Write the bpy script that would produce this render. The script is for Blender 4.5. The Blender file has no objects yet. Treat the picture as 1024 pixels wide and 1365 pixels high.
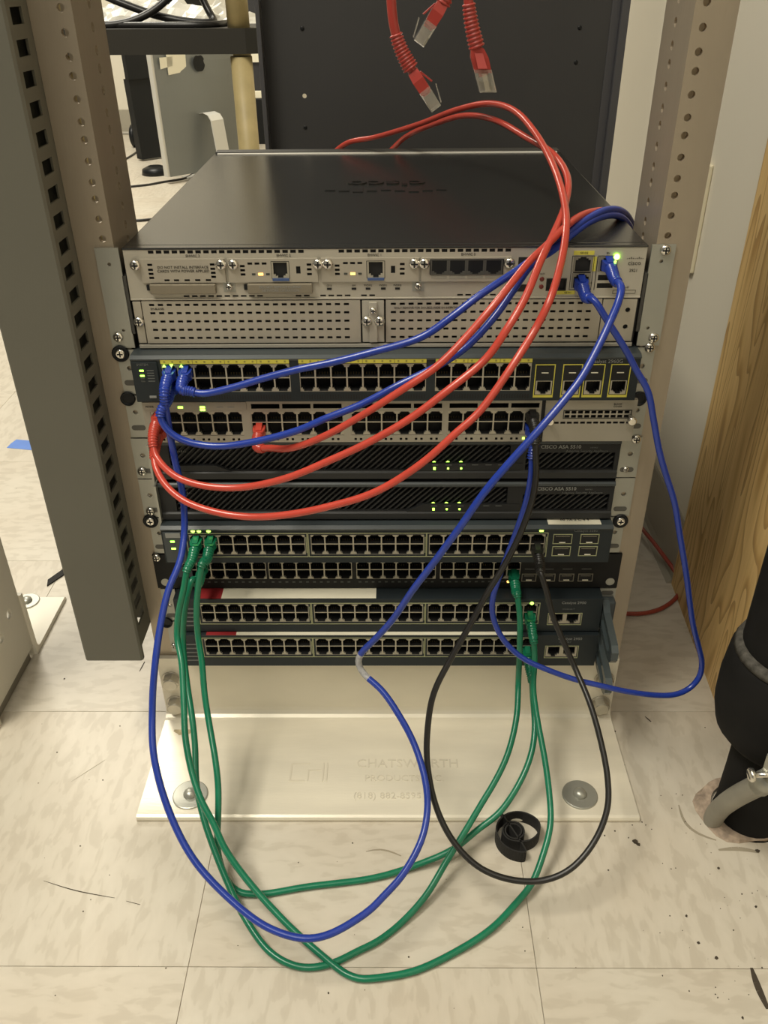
import bpy, math, random
from mathutils import Vector, Matrix
random.seed(7)
S = bpy.context.scene
C = S.collection
K = .001                                   # all builders work in millimetres

# ---------------------------------------------------------------- camera
CAM = Vector((6.93, -714.69, 733.96)); YAW, PITCH, ROLL, FPX = -.0128, .5652, -.0092, 1133.3
_fw = Vector((math.sin(YAW)*math.cos(PITCH), math.cos(YAW)*math.cos(PITCH), -math.sin(PITCH)))
_rt0 = Vector((math.cos(YAW), -math.sin(YAW), 0)); _up0 = _rt0.cross(_fw)
_rt = _rt0*math.cos(ROLL) + _up0*math.sin(ROLL); _up = -_rt0*math.sin(ROLL) + _up0*math.cos(ROLL)
cd = bpy.data.cameras.new('camera'); cam = bpy.data.objects.new('camera', cd); C.objects.link(cam)
cd.sensor_fit = 'VERTICAL'; cd.sensor_height = 36; cd.lens = 36*FPX/1365; cd.clip_start = .02; cd.clip_end = 60
m = Matrix((( _rt.x, _up.x, -_fw.x, CAM.x*K), (_rt.y, _up.y, -_fw.y, CAM.y*K), (_rt.z, _up.z, -_fw.z, CAM.z*K), (0, 0, 0, 1)))
cam.matrix_world = m; S.camera = cam

def P(u, v, **k):
    """surveyed point: where the sight line through photo pixel (u,v) meets the plane x=, y= or z= (mm)"""
    d = _rt*((u-512)/FPX) - _up*((v-682.5)/FPX) + _fw
    a, val = list(k.items())[0]; i = 'xyz'.index(a)
    return CAM + d*((val-CAM[i])/d[i])

# ---------------------------------------------------------------- world, lamps, exposure
w = bpy.data.worlds.new('world'); S.world = w; w.use_nodes = True
w.node_tree.nodes['Background'].inputs[0].default_value = (1, .95, .82, 1)
w.node_tree.nodes['Background'].inputs[1].default_value = .13
def lamp(name, loc, size, power, aim, col=(1, .935, .79)):
    l = bpy.data.lights.new(name, 'AREA'); l.shape = 'RECTANGLE'; l.size, l.size_y = size; l.energy = power; l.color = col
    o = bpy.data.objects.new(name, l); C.objects.link(o); o.location = loc
    o.rotation_euler = (Vector(aim)-Vector(loc)).to_track_quat('-Z', 'Y').to_euler(); return o
lamp('ceiling_light_front', (-.95, -.55, 2.6), (.6, 1.2), 68, (-.95, -.55, 0))
lamp('ceiling_light_behind', (-.3, -1.75, 2.6), (.6, 1.2), 20, (-.3, -1.75, 0))
lamp('ceiling_light_rear', (-1.5, 2.6, 2.6), (1.2, .6), 90, (-1.5, 2.6, 0))
S.view_settings.view_transform = 'Standard'; S.view_settings.look = 'None'
S.view_settings.exposure = 0; S.view_settings.gamma = 1; S.view_settings.use_curve_mapping = False

# ---------------------------------------------------------------- materials
MATS = {}
def mat(name, col, rough=.5, metal=0, noise=0, nscale=30, stretch=(1, 1, 1), bump=0, bscale=200, emit=0, trans=0, spec=None, ior=None):
    if name in MATS: return MATS[name]
    M = bpy.data.materials.new(name); M.use_nodes = True; n = M.node_tree.nodes; l = M.node_tree.links; b = n['Principled BSDF']
    b.inputs['Base Color'].default_value = (*col, 1); b.inputs['Roughness'].default_value = rough; b.inputs['Metallic'].default_value = metal
    if spec is not None: b.inputs['Specular IOR Level'].default_value = spec
    if trans: b.inputs['Transmission Weight'].default_value = trans
    if ior: b.inputs['IOR'].default_value = ior
    if emit: b.inputs['Emission Color'].default_value = (*col, 1); b.inputs['Emission Strength'].default_value = emit
    if noise or bump:
        tc = n.new('ShaderNodeTexCoord'); mp = n.new('ShaderNodeMapping'); mp.inputs['Scale'].default_value = stretch
        l.new(tc.outputs['Object'], mp.inputs[0])
    if noise:
        t = n.new('ShaderNodeTexNoise'); t.inputs['Scale'].default_value = nscale; t.inputs['Detail'].default_value = 5
        l.new(mp.outputs[0], t.inputs[0])
        r = n.new('ShaderNodeValToRGB'); e = r.color_ramp.elements
        e[0].position = .3; e[1].position = .7
        e[0].color = (*[c*(1-noise) for c in col], 1); e[1].color = (*[min(1, c*(1+noise)) for c in col], 1)
        l.new(t.outputs[0], r.inputs[0]); l.new(r.outputs[0], b.inputs['Base Color'])
    if bump:
        t = n.new('ShaderNodeTexNoise'); t.inputs['Scale'].default_value = bscale; t.inputs['Detail'].default_value = 3
        l.new(mp.outputs[0], t.inputs[0]); bp = n.new('ShaderNodeBump'); bp.inputs['Strength'].default_value = bump; bp.inputs['Distance'].default_value = .001
        l.new(t.outputs[0], bp.inputs['Height']); l.new(bp.outputs[0], b.inputs['Normal'])
    MATS[name] = M; return M

ALU = mat('brushed aluminium', (.40, .34, .26), .42, .55, .07, 18, (1, 1, .15), .15, 300)
ALUB = mat('base aluminium', (.74, .69, .57), .34, .15, .1, 9, (.5, 3, 1), .12, 150)
ZINC = mat('zinc plate', (.385, .385, .34), .38, .6, .04, 25)
SILV2 = mat('dull silver', (.36, .335, .275), .42, .3, .03, 40)
SILV = mat('silver paint', (.47, .44, .37), .42, .35, .03, 40)
SILVD = mat('silver card', (.44, .405, .335), .4, .4, .03, 40)
STEEL = mat('bright steel', (.78, .75, .68), .22, .95)
BLACKM = mat('black powder coat', (.009, .009, .0085), .5, 0, 0, 1, (1, 1, 1), .08, 900, spec=.25)
RTOP = mat('router lid black', (.014, .014, .013), .24, 0, 0, 1, (1, 1, 1), .05, 1200, spec=.85)
DARK = mat('dark cavity', (.008, .008, .008), .7)
BEZEL = mat('blue grey bezel', (.017, .023, .026), .48, 0, .04, 30, spec=.3)
BEZELL = mat('bezel edge', (.042, .052, .056), .4)
ASAB = mat('charcoal plastic', (.016, .017, .018), .45, spec=.3)
ASAL = mat('charcoal slat', (.026, .027, .027), .45, spec=.3)
PORTF = mat('port shield', (.44, .41, .33), .4, .5)
PORTD = mat('port shield dull', (.24, .22, .17), .5, .3)
GOLD = mat('contacts', (.09, .07, .03), .45, .6)
YEL = mat('yellow print', (.62, .56, .08), .5)
YELD = mat('yellow print dark', (.3, .27, .05), .5)
OLIVE = mat('pale green outline', (.36, .37, .21), .5)
INK = mat('black print', (.03, .028, .02), .6)
GREYP = mat('grey print', (.26, .265, .25), .5)
GREYD = mat('dim grey print', (.12, .125, .12), .5)
LABEL = mat('label paper', (.82, .78, .62), .6)
LABELR = mat('label red', (.3, .022, .025), .5)
LEDG = mat('led green', (.42, 1, .08), .4, emit=5)
LEDO = mat('led amber', (1, .5, .12), .4, emit=3)
LEDB = mat('led bright green', (.35, 1, .05), .4, emit=22)
LEDOFF = mat('led off', (.05, .055, .05), .4)
REDLED = mat('led red dark', (.16, .02, .015), .4)
RED = mat('red cable', (.48, .058, .038), .26, 0, .06, 60)
BLUE = mat('blue cable', (.016, .042, .3), .26, 0, .06, 60)
GREEN = mat('green cable', (.008, .165, .085), .26, 0, .08, 60)
BLKC = mat('black cable', (.014, .013, .012), .38)
GREYC = mat('scuffed jacket', (.35, .35, .36), .5, 0, .3, 300)
CLEAR = mat('clear plug', (.9, .86, .76), .12, 0, trans=.85, ior=1.45)
DUCT = mat('olive grey duct', (.112, .108, .086), .5, 0, .03, 12, (1, 1, 1), .05, 600)
WALL = mat('painted wall', (.74, .69, .57), .7, 0, .02, 3, (1, 1, 1), .06, 250)
COVE = mat('vinyl cove base', (.36, .33, .26), .5)
PANEL = mat('dark steel panel', (.036, .036, .037), .5, 0, .05, 10)
PANELE = mat('panel edge', (.06, .06, .066), .45)
FOAM = mat('black foam insulation', (.009, .0085, .008), .8, 0, .2, 40, (1, 1, 1), .3, 120, spec=.2)
FOAMC = mat('worn foam edge', (.075, .07, .06), .85, 0, .4, 200, spec=.2)
CONC = mat('crumbled mortar', (.36, .28, .21), .9, 0, .35, 120, (1, 1, 1), 1, 150)
COND = mat('grey conduit', (.3, .285, .24), .45, .4, .12, 30)
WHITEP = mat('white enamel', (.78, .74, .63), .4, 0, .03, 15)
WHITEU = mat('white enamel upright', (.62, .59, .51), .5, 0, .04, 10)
TAN = mat('tan tube', (.46, .37, .18), .5, 0, .12, 25)
SHELF = mat('black shelf', (.022, .02, .015), .5)
BAG = mat('white plastic film', (.75, .73, .66), .3, 0, .15, 20)
IMAC = mat('anodised aluminium', (.2, .21, .2), .38, .4)
IMACE = mat('aluminium rim', (.62, .61, .56), .4, .2)
BLK = mat('black plastic', (.008, .009, .01), .4, spec=.3)
TAPE = mat('blue masking tape', (.1, .22, .62), .6, 0, .05, 40)
VELC = mat('black hook strap', (.012, .011, .01), .8, 0, 0, 1, (1, 1, 1), .4, 900)
DIRT = mat('dark grit', (.05, .038, .025), .9)
SCUFF = mat('scuff', (.3, .26, .19), .9)

def floor_tile_material():
    M = bpy.data.materials.new('vinyl floor tile'); M.use_nodes = True; n = M.node_tree.nodes; l = M.node_tree.links; b = n['Principled BSDF']
    b.inputs['Roughness'].default_value = .42
    tc = n.new('ShaderNodeTexCoord'); oi = n.new('ShaderNodeObjectInfo'); ad = n.new('ShaderNodeVectorMath'); ad.operation = 'ADD'
    ml = n.new('ShaderNodeMath'); ml.operation = 'MULTIPLY'; ml.inputs[1].default_value = 37
    l.new(oi.outputs['Random'], ml.inputs[0]); l.new(tc.outputs['Object'], ad.inputs[0]); l.new(ml.outputs[0], ad.inputs[1])
    mp = n.new('ShaderNodeMapping'); mp.inputs['Scale'].default_value = (38, 92, 30); l.new(ad.outputs[0], mp.inputs[0])
    t = n.new('ShaderNodeTexNoise'); t.inputs['Scale'].default_value = 1; t.inputs['Detail'].default_value = 2.5; t.inputs['Distortion'].default_value = .4
    l.new(mp.outputs[0], t.inputs[0])
    r = n.new('ShaderNodeValToRGB'); e = r.color_ramp.elements
    e[0].position = .36; e[0].color = (.505, .462, .382, 1); e[1].position = .48; e[1].color = (.56, .518, .435, 1)
    x = r.color_ramp.elements.new(.44); x.color = (.525, .482, .4, 1); x = r.color_ramp.elements.new(.68); x.color = (.585, .542, .458, 1)
    l.new(t.outputs[0], r.inputs[0])
    t2 = n.new('ShaderNodeTexNoise'); t2.inputs['Scale'].default_value = 7; t2.inputs['Detail'].default_value = 4; l.new(ad.outputs[0], t2.inputs[0])
    r2 = n.new('ShaderNodeValToRGB'); r2.color_ramp.elements[0].position = .3; r2.color_ramp.elements[1].position = .7
    r2.color_ramp.elements[0].color = (.93, .9, .87, 1); r2.color_ramp.elements[1].color = (1, 1, 1, 1); l.new(t2.outputs[0], r2.inputs[0])
    mx = n.new('ShaderNodeMix'); mx.data_type = 'RGBA'; mx.blend_type = 'MULTIPLY'; mx.inputs[0].default_value = 1
    l.new(r.outputs[0], mx.inputs[6]); l.new(r2.outputs[0], mx.inputs[7])
    # sparse dark grit
    v = n.new('ShaderNodeTexVoronoi'); v.inputs['Scale'].default_value = 42; l.new(ad.outputs[0], v.inputs[0])
    t3 = n.new('ShaderNodeTexNoise'); t3.inputs['Scale'].default_value = 9; l.new(ad.outputs[0], t3.inputs[0])
    g = n.new('ShaderNodeMath'); g.operation = 'LESS_THAN'; g.inputs[1].default_value = .035; l.new(v.outputs['Distance'], g.inputs[0])
    g2 = n.new('ShaderNodeMath'); g2.operation = 'GREATER_THAN'; g2.inputs[1].default_value = .6; l.new(t3.outputs[0], g2.inputs[0])
    g3 = n.new('ShaderNodeMath'); g3.operation = 'MULTIPLY'; l.new(g.outputs[0], g3.inputs[0]); l.new(g2.outputs[0], g3.inputs[1])
    m2 = n.new('ShaderNodeMix'); m2.data_type = 'RGBA'; l.new(g3.outputs[0], m2.inputs[0]); l.new(mx.outputs[2], m2.inputs[6]); m2.inputs[7].default_value = (.16, .13, .09, 1)
    l.new(m2.outputs[2], b.inputs['Base Color'])
    return M
TILE = floor_tile_material()

def plywood_material():
    M = bpy.data.materials.new('fir plywood'); M.use_nodes = True; n = M.node_tree.nodes; l = M.node_tree.links; b = n['Principled BSDF']
    b.inputs['Roughness'].default_value = .55
    tc = n.new('ShaderNodeTexCoord'); mp = n.new('ShaderNodeMapping'); mp.inputs['Scale'].default_value = (1, 9, 1.15); l.new(tc.outputs['Object'], mp.inputs[0])
    t = n.new('ShaderNodeTexNoise'); t.inputs['Scale'].default_value = 2.1; t.inputs['Detail'].default_value = 1.2; t.inputs['Distortion'].default_value = .35; l.new(mp.outputs[0], t.inputs[0])
    ml = n.new('ShaderNodeMath'); ml.operation = 'MULTIPLY'; ml.inputs[1].default_value = 13; l.new(t.outputs[0], ml.inputs[0])
    fr = n.new('ShaderNodeMath'); fr.operation = 'FRACT'; l.new(ml.outputs[0], fr.inputs[0])
    r = n.new('ShaderNodeValToRGB'); e = r.color_ramp.elements
    e[0].position = 0; e[0].color = (.83, .59, .26, 1); e[1].position = 1; e[1].color = (.5, .32, .13, 1)
    x = r.color_ramp.elements.new(.62); x.color = (.76, .52, .215, 1); x = r.color_ramp.elements.new(.9); x.color = (.53, .32, .11, 1)
    l.new(fr.outputs[0], r.inputs[0])
    t2 = n.new('ShaderNodeTexNoise'); t2.inputs['Scale'].default_value = 60; t2.inputs['Detail'].default_value = 3
    mp2 = n.new('ShaderNodeMapping'); mp2.inputs['Scale'].default_value = (1, 5, .12); l.new(tc.outputs['Object'], mp2.inputs[0]); l.new(mp2.outputs[0], t2.inputs[0])
    r2 = n.new('ShaderNodeValToRGB'); r2.color_ramp.elements[0].position = .3; r2.color_ramp.elements[1].position = .7
    r2.color_ramp.elements[0].color = (.88, .86, .83, 1); r2.color_ramp.elements[1].color = (1, 1, 1, 1); l.new(t2.outputs[0], r2.inputs[0])
    mx = n.new('ShaderNodeMix'); mx.data_type = 'RGBA'; mx.blend_type = 'MULTIPLY'; mx.inputs[0].default_value = 1
    l.new(r.outputs[0], mx.inputs[6]); l.new(r2.outputs[0], mx.inputs[7]); l.new(mx.outputs[2], b.inputs['Base Color'])
    return M
PLY = plywood_material()

# ---------------------------------------------------------------- mesh helpers
class MB:
    def __init__(s): s.v = []; s.f = []; s.m = []; s.s = []
    def poly(s, pts, m=0, smooth=False):
        i = len(s.v); s.v += [tuple(p) for p in pts]; s.f.append(tuple(range(i, i+len(pts)))); s.m.append(m); s.s.append(smooth)
    def box(s, x0, x1, y0, y1, z0, z1, m=0):
        p = [(x, y, z) for z in (z0, z1) for y in (y0, y1) for x in (x0, x1)]; i = len(s.v); s.v += p
        for q in ((0, 2, 3, 1), (4, 5, 7, 6), (0, 1, 5, 4), (2, 6, 7, 3), (0, 4, 6, 2), (1, 3, 7, 5)):
            s.f.append(tuple(i+k for k in q)); s.m.append(m); s.s.append(False)
        return s
    def prism(s, pts, d, m=0):
        """closed polygon pts (3D) extruded by vector d"""
        a = [Vector(p) for p in pts]; b = [p+Vector(d) for p in a]; n = len(a)
        s.poly(a[::-1], m); s.poly(b, m)
        for k in range(n): s.poly([a[k], a[(k+1) % n], b[(k+1) % n], b[k]], m)
        return s
    def tube(s, pts, r, n=10, m=0, caps=True, mfun=None):
        pts = [Vector(p) for p in pts]; N = len(pts); i0 = len(s.v)
        t = (pts[1]-pts[0]).normalized(); u = t.orthogonal().normalized()
        for k in range(N):
            if k: 
                t2 = (pts[min(k+1, N-1)]-pts[k-1])
                t2 = t2.normalized() if t2.length > 1e-9 else t
                u = (u - t2*u.dot(t2)); u = u.normalized() if u.length > 1e-6 else t2.orthogonal().normalized(); t = t2
            v = t.cross(u); rr = r[k] if hasattr(r, '__len__') else r
            for j in range(n):
                a = 2*math.pi*j/n; s.v.append(tuple(pts[k]+(u*math.cos(a)+v*math.sin(a))*rr))
        for k in range(N-1):
            for j in range(n):
                a = i0+k*n+j; b = i0+k*n+(j+1) % n
                s.f.append((a, b, b+n, a+n)); s.m.append(mfun(k) if mfun else m); s.s.append(True)
        if caps:
            s.f.append(tuple(i0+j for j in range(n))[::-1]); s.m.append(m); s.s.append(False)
            s.f.append(tuple(i0+(N-1)*n+j for j in range(n))); s.m.append(m); s.s.append(False)
        return s
    def cyl(s, a, b, r0, r1=None, n=16, m=0):
        return s.tube([a, b], [r0, r0 if r1 is None else r1], n, m)
    def lathe(s, c, axis, prof, n=18, m=0, sm=True):
        """prof: list of (distance along axis, radius)"""
        c = Vector(c); ax = Vector(axis).normalized(); u = ax.orthogonal().normalized(); v = ax.cross(u); i0 = len(s.v)
        for d, r in prof:
            for j in range(n):
                a = 2*math.pi*j/n; s.v.append(tuple(c+ax*d+(u*math.cos(a)+v*math.sin(a))*r))
        for k in range(len(prof)-1):
            for j in range(n):
                a = i0+k*n+j; b = i0+k*n+(j+1) % n; s.f.append((a, b, b+n, a+n)); s.m.append(m); s.s.append(sm)
        s.f.append(tuple(i0+j for j in range(n))[::-1]); s.m.append(m); s.s.append(False)
        k = len(prof)-1; s.f.append(tuple(i0+k*n+j for j in range(n))); s.m.append(m); s.s.append(False)
        return s
    def panel(s, x0, x1, z0, z1, y, depth, holes, m=0, mw=None):
        """plate facing -Y at y with rectangular openings (hx0,hx1,hz0,hz1), walls going back by depth"""
        mw = m if mw is None else mw
        zs = sorted({z0, z1, *[h[2] for h in holes], *[h[3] for h in holes]})
        for a, b in zip(zs, zs[1:]):
            c = (a+b)/2; hs = sorted([(h[0], h[1]) for h in holes if h[2] < c < h[3]]); x = x0
            for p, q in hs:
                if p > x: s.poly([(x, y, a), (p, y, a), (p, y, b), (x, y, b)], m)
                x = max(x, q)
            if x < x1: s.poly([(x, y, a), (x1, y, a), (x1, y, b), (x, y, b)], m)
        for p, q, a, b in holes:
            Y = y+depth
            s.poly([(p, y, a), (p, Y, a), (q, Y, a), (q, y, a)], mw); s.poly([(p, y, b), (q, y, b), (q, Y, b), (p, Y, b)], mw)
            s.poly([(p, y, a), (p, y, b), (p, Y, b), (p, Y, a)], mw); s.poly([(q, y, a), (q, Y, a), (q, Y, b), (q, y, b)], mw)
        Y = y+depth
        for A, B in (((x0, z0), (x1, z0)), ((x1, z0), (x1, z1)), ((x1, z1), (x0, z1)), ((x0, z1), (x0, z0))):
            s.poly([(A[0], y, A[1]), (A[0], Y, A[1]), (B[0], Y, B[1]), (B[0], y, B[1])], m)
        return s
    def frame(s, x0, x1, z0, z1, w, y, d=.8, m=0, wb=None):
        wb = w if wb is None else wb
        s.box(x0, x1, y-d, y, z1-w, z1, m); s.box(x0, x1, y-d, y, z0, z0+wb, m)
        s.box(x0, x0+w, y-d, y, z0+wb, z1-w, m); s.box(x1-w, x1, y-d, y, z0+wb, z1-w, m); return s
    def holed(s, o, U, V, N, w, L, holes, th, m=0, n=12):
        """strip of width w (dir U), length L (dir V), thickness th (dir N) with round through-holes (u,v,r), sorted, one per cell"""
        o, U, V, N = Vector(o), Vector(U), Vector(V), Vector(N)
        q = lambda u, v, d: o+U*u+V*v+N*d
        v = 0
        for hu, hv, r in sorted(holes, key=lambda h: h[1]):
            a, b = hv-r*1.25, hv+r*1.25
            for d in (0, th):
                if a > v: s.poly([q(0, v, d), q(w, v, d), q(w, a, d), q(0, a, d)], m)
                l0, l1 = hu-r*1.25, hu+r*1.25
                s.poly([q(0, a, d), q(l0, a, d), q(l0, b, d), q(0, b, d)], m); s.poly([q(l1, a, d), q(w, a, d), q(w, b, d), q(l1, b, d)], m)
                ring = []; sq = []
                for j in range(n):
                    t = 2*math.pi*(j+.5)/n; ring.append((hu+r*math.cos(t), hv+r*math.sin(t)))
                    k = max(abs(math.cos(t)), abs(math.sin(t))); sq.append((hu+1.25*r*math.cos(t)/k, hv+1.25*r*math.sin(t)/k))
                for j in range(n):
                    jj = (j+1) % n; A, B = sq[j], sq[jj]; pts = [q(*ring[j], d), q(*A, d)]
                    if abs(A[0]-B[0]) > 1e-6 and abs(A[1]-B[1]) > 1e-6:
                        pts.append(q(hu+1.25*r*math.copysign(1, A[0]+B[0]-2*hu), hv+1.25*r*math.copysign(1, A[1]+B[1]-2*hv), d))
                    pts += [q(*B, d), q(*ring[jj], d)]; s.poly(pts, m)
            for j in range(n): s.poly([q(*ring[j], 0), q(*ring[(j+1) % n], 0), q(*ring[(j+1) % n], th), q(*ring[j], th)], m)
            v = b
        for d in (0, th): s.poly([q(0, v, d), q(w, v, d), q(w, L, d), q(0, L, d)], m)
        for u in (0, w): s.poly([q(u, 0, 0), q(u, L, 0), q(u, L, th), q(u, 0, th)], m)
        for vv in (0, L): s.poly([q(0, vv, 0), q(w, vv, 0), q(w, vv, th), q(0, vv, th)], m)
        return s
    def mesh(s, name, mats, org=(0, 0, 0)):
        me = bpy.data.meshes.new(name)
        me.from_pydata([((x-org[0])*K, (y-org[1])*K, (z-org[2])*K) for x, y, z in s.v], [], s.f)
        for M in (mats if isinstance(mats, (list, tuple)) else [mats]): me.materials.append(M)
        me.polygons.foreach_set('material_index', s.m); me.polygons.foreach_set('use_smooth', s.s); me.update(); return me

WL = {}                                   # world origin (mm) of each object
def link(name, me, parent, org):
    o = bpy.data.objects.new(name, me); C.objects.link(o); org = Vector(org); WL[o] = org
    if parent: o.parent = parent; o.location = (org-WL[parent])*K
    else: o.location = org*K
    return o
def part(name, mb, mats, parent, bevel=0, seg=2, label=None, kind=None):
    org = WL[parent]; o = link(name, mb.mesh(name, mats, org), parent, org)
    if bevel: bev(o, bevel, seg)
    if label: o['label'] = label
    if kind: o['kind'] = kind
    return o
def bev(o, wd, seg=2):
    b = o.modifiers.new('bevel', 'BEVEL'); b.width = wd*K; b.segments = seg; b.limit_method = 'ANGLE'; b.angle_limit = .7; b.harden_normals = False
def inst(name, me, parent, loc): return link(name, me, parent, loc)
def thing(name, label, cat, loc, group=None):
    o = link(name, None, None, loc); o['label'] = label; o['category'] = cat; o.empty_display_size = .02
    if group: o['group'] = group
    return o
def single(name, mb, mats, label, cat, bevel=0, group=None, kind=None):
    xs, ys, zs = zip(*mb.v); org = ((min(xs)+max(xs))/2, (min(ys)+max(ys))/2, min(zs))
    o = link(name, mb.mesh(name, mats, org), None, org); o['label'] = label; o['category'] = cat
    if bevel: bev(o, bevel)
    if group: o['group'] = group
    if kind: o['kind'] = kind
    return o
def struct(name, mb, mats, bevel=0):
    o = link(name, mb.mesh(name, mats), None, (0, 0, 0)); o['kind'] = 'structure'
    if bevel: bev(o, bevel)
    return o
def text(s, size, loc, M, parent, rot=(math.pi/2, 0, 0), ext=.1, align='CENTER', name='lettering', sx=1, wide=0):
    c = bpy.data.curves.new(name, 'FONT'); c.body = s; c.size = size*K; c.align_x = align; c.align_y = 'CENTER'; c.extrude = ext*K; c.resolution_u = 2; c.offset = wide*K
    t = bpy.data.objects.new('t', c); me = bpy.data.meshes.new_from_object(t); bpy.data.objects.remove(t); bpy.data.curves.remove(c)
    me.materials.clear(); me.materials.append(M); o = link(name, me, parent, loc); o.rotation_euler = rot; o.scale = (sx, 1, 1); return o

def spline(pts, step=5):
    pts = [Vector(p) for p in pts]; q = [pts[0]*2-pts[1]]+pts+[pts[-1]*2-pts[-2]]; out = []
    for i in range(1, len(q)-2):
        p0, p1, p2, p3 = q[i-1:i+3]
        t0 = 0; t1 = t0+max((p1-p0).length, .01)**.5; t2 = t1+max((p2-p1).length, .01)**.5; t3 = t2+max((p3-p2).length, .01)**.5
        n = max(2, int((p2-p1).length/step))
        for k in range(n):
            t = t1+(t2-t1)*k/n
            a1 = p0*((t1-t)/(t1-t0))+p1*((t-t0)/(t1-t0)); a2 = p1*((t2-t)/(t2-t1))+p2*((t-t1)/(t2-t1)); a3 = p2*((t3-t)/(t3-t2))+p3*((t-t2)/(t3-t2))
            b1 = a1*((t2-t)/(t2-t0))+a2*((t-t0)/(t2-t0)); b2 = a2*((t3-t)/(t3-t1))+a3*((t-t1)/(t3-t1))
            out.append(b1*((t2-t)/(t2-t1))+b2*((t-t1)/(t2-t1)))
    out.append(pts[-1])
    for _ in range(2): out = [out[0]]+[(out[i-1]+out[i]*2+out[i+1])/4 for i in range(1, len(out)-1)]+[out[-1]]
    return out

# ================================================================ the setting
fl = struct('floor', MB().box(-4200, 1100, -1500, 4500, -12, -3.2), mat('seam dirt', (.4, .36, .28), .9))
TS = 304.8; TX, TY = -173.7, -300.4
tm = MB(); h = TS/2-.2; c_ = .35
tm.prism([(-h, -h, -3.2), (h, -h, -3.2), (h, h, -3.2), (-h, h, -3.2)], (0, 0, 3.2-c_))
tm.poly([(-h+c_, -h+c_, 0), (h-c_, -h+c_, 0), (h-c_, h-c_, 0), (-h+c_, h-c_, 0)])
for a, b in (((-1, -1), (1, -1)), ((1, -1), (1, 1)), ((1, 1), (-1, 1)), ((-1, 1), (-1, -1))):
    tm.poly([(a[0]*h, a[1]*h, -c_), (b[0]*h, b[1]*h, -c_), (b[0]*(h-c_), b[1]*(h-c_), 0), (a[0]*(h-c_), a[1]*(h-c_), 0)])
tme = tm.mesh('floor_tile', TILE)
for i in range(-7, 3):
    for j in range(-3, 15):
        if i > 0 and j > 3: continue
        o = inst('floor_tile', tme, fl, (TX+(i+.5)*TS, TY+(j+.5)*TS, 0)); o.rotation_euler.z = math.pi/2*((i+j) % 2) + math.pi*((i*3+j*5) % 2)
struct('wall_right', MB().prism([(405, -45, 0), (405, 4330, 0), (520, 4330, 0), (520, -1500, 0), (470, -1500, 0), (470, -45, 0)], (0, 0, 2500)), WALL)
struct('wall_back', MB().box(-4200, 405, 4330, 4430, 0, 2500), WALL)
bb = MB().prism([(405, 252, 0), (394, 252, 0), (400.5, 252, 7), (402, 252, 18), (402, 252, 100), (403, 252, 102), (405, 252, 102)], (0, 4077, 0))
struct('baseboard_right', bb, COVE)
struct('baseboard_back', MB().prism([(-2600, 4330, 0), (-2600, 4318, 0), (-2600, 4325, 10), (-2600, 4326, 118), (-2600, 4330, 120)], (3000, 0, 0)), COVE)

# scuffs pressed into the floor tiles and loose grit
def scuff(pts, wd, M=SCUFF):
    mb = MB(); q = spline(pts, 6)
    for k in range(len(q)-1):
        d = (q[k+1]-q[k]).normalized(); n = Vector((-d.y, d.x, 0)); a = wd*(.3+.7*math.sin(math.pi*(k+.3)/len(q))); b = wd*(.3+.7*math.sin(math.pi*(k+1.3)/len(q)))
        mb.poly([q[k]-n*a, q[k]+n*a, q[k+1]+n*b, q[k+1]-n*b])
    part('scuff_mark', mb, M, fl)
Z0 = .15
scuff([P(58, 1174, z=Z0), P(100, 1187, z=Z0), P(153, 1197, z=Z0)], .5, DIRT)
scuff([P(168, 1201, z=Z0), P(187, 1206, z=Z0)], .35, DIRT)
scuff([P(488, 1135, z=Z0), P(508, 1131, z=Z0), P(535, 1141, z=Z0)], 1.0)
scuff([P(95, 1042, z=Z0), P(140, 1013, z=Z0)], .3)
scuff([P(860, 955, z=Z0), P(868, 962, z=Z0)], .9, DIRT)
scuff([P(905, 1073, z=Z0), P(913, 1098, z=Z0), P(930, 1112, z=Z0), P(955, 1120, z=Z0)], 1.6)
scuff([P(958, 1133, z=Z0), P(985, 1131, z=Z0), P(1012, 1136, z=Z0)], 2.4)
scuff([P(1002, 1290, z=Z0), P(1012, 1320, z=Z0), P(1024, 1345, z=Z0)], 3, DIRT)
scuff([P(186, 895, z=Z0), P(193, 882, z=Z0)], .8, DIRT)
grit = MB(); rg = random.Random(3)
def chip(c, r):
    n = 5; a0 = rg.random()*6; pts = [(c.x+r*(.6+.6*rg.random())*math.cos(a0+6.283*k/n), c.y+r*(.6+.6*rg.random())*math.sin(a0+6.283*k/n), .1) for k in range(n)]
    grit.prism(pts, (0, 0, r*.6))
for u, v, r in [(847, 1123, 3.2), (851, 1126, 2), (820, 1108, .9), (811, 1160, .8), (806, 1114, .8), (838, 1117, .7), (1010, 1135, 2.2), (958, 1158, 1.4), (915, 1221, 1.3), (931, 1257, 1.4), (955, 1277, 1.8), (1008, 1209, 1.3),
                (989, 1192, .8), (893, 1221, .7), (990, 1357, 1.2), (957, 1330, .7), (86, 905, 1), (160, 968, .7), (76, 1003, .8), (137, 1040, .8), (107, 1128, .8), (470, 1124, .9), (398, 1150, .8), (545, 1276, .9), (438, 1324, 1),
                (940, 970, .7), (978, 1240, .7), (1016, 1290, .9), (700, 1268, .6), (850, 1090, 1.1), (856, 1096, .8), (843, 1100, .7), (861, 1100, .6), (845, 1072, .7), (832, 1020, .9), (826, 1004, .7), (838, 1044, .6), (820, 975, 1.2)]:
    chip(P(u, v, z=0), r)
for k in range(90):
    q = Vector((rg.uniform(255, 440), rg.uniform(-330, -90), 0)) if k < 60 else Vector((rg.uniform(-420, 300), rg.uniform(-340, -170), 0))
    chip(q, rg.uniform(.25, .7))
single('floor_grit', grit, DIRT, 'dark crumbs and grit scattered over the beige floor', 'debris', kind='stuff')

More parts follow.
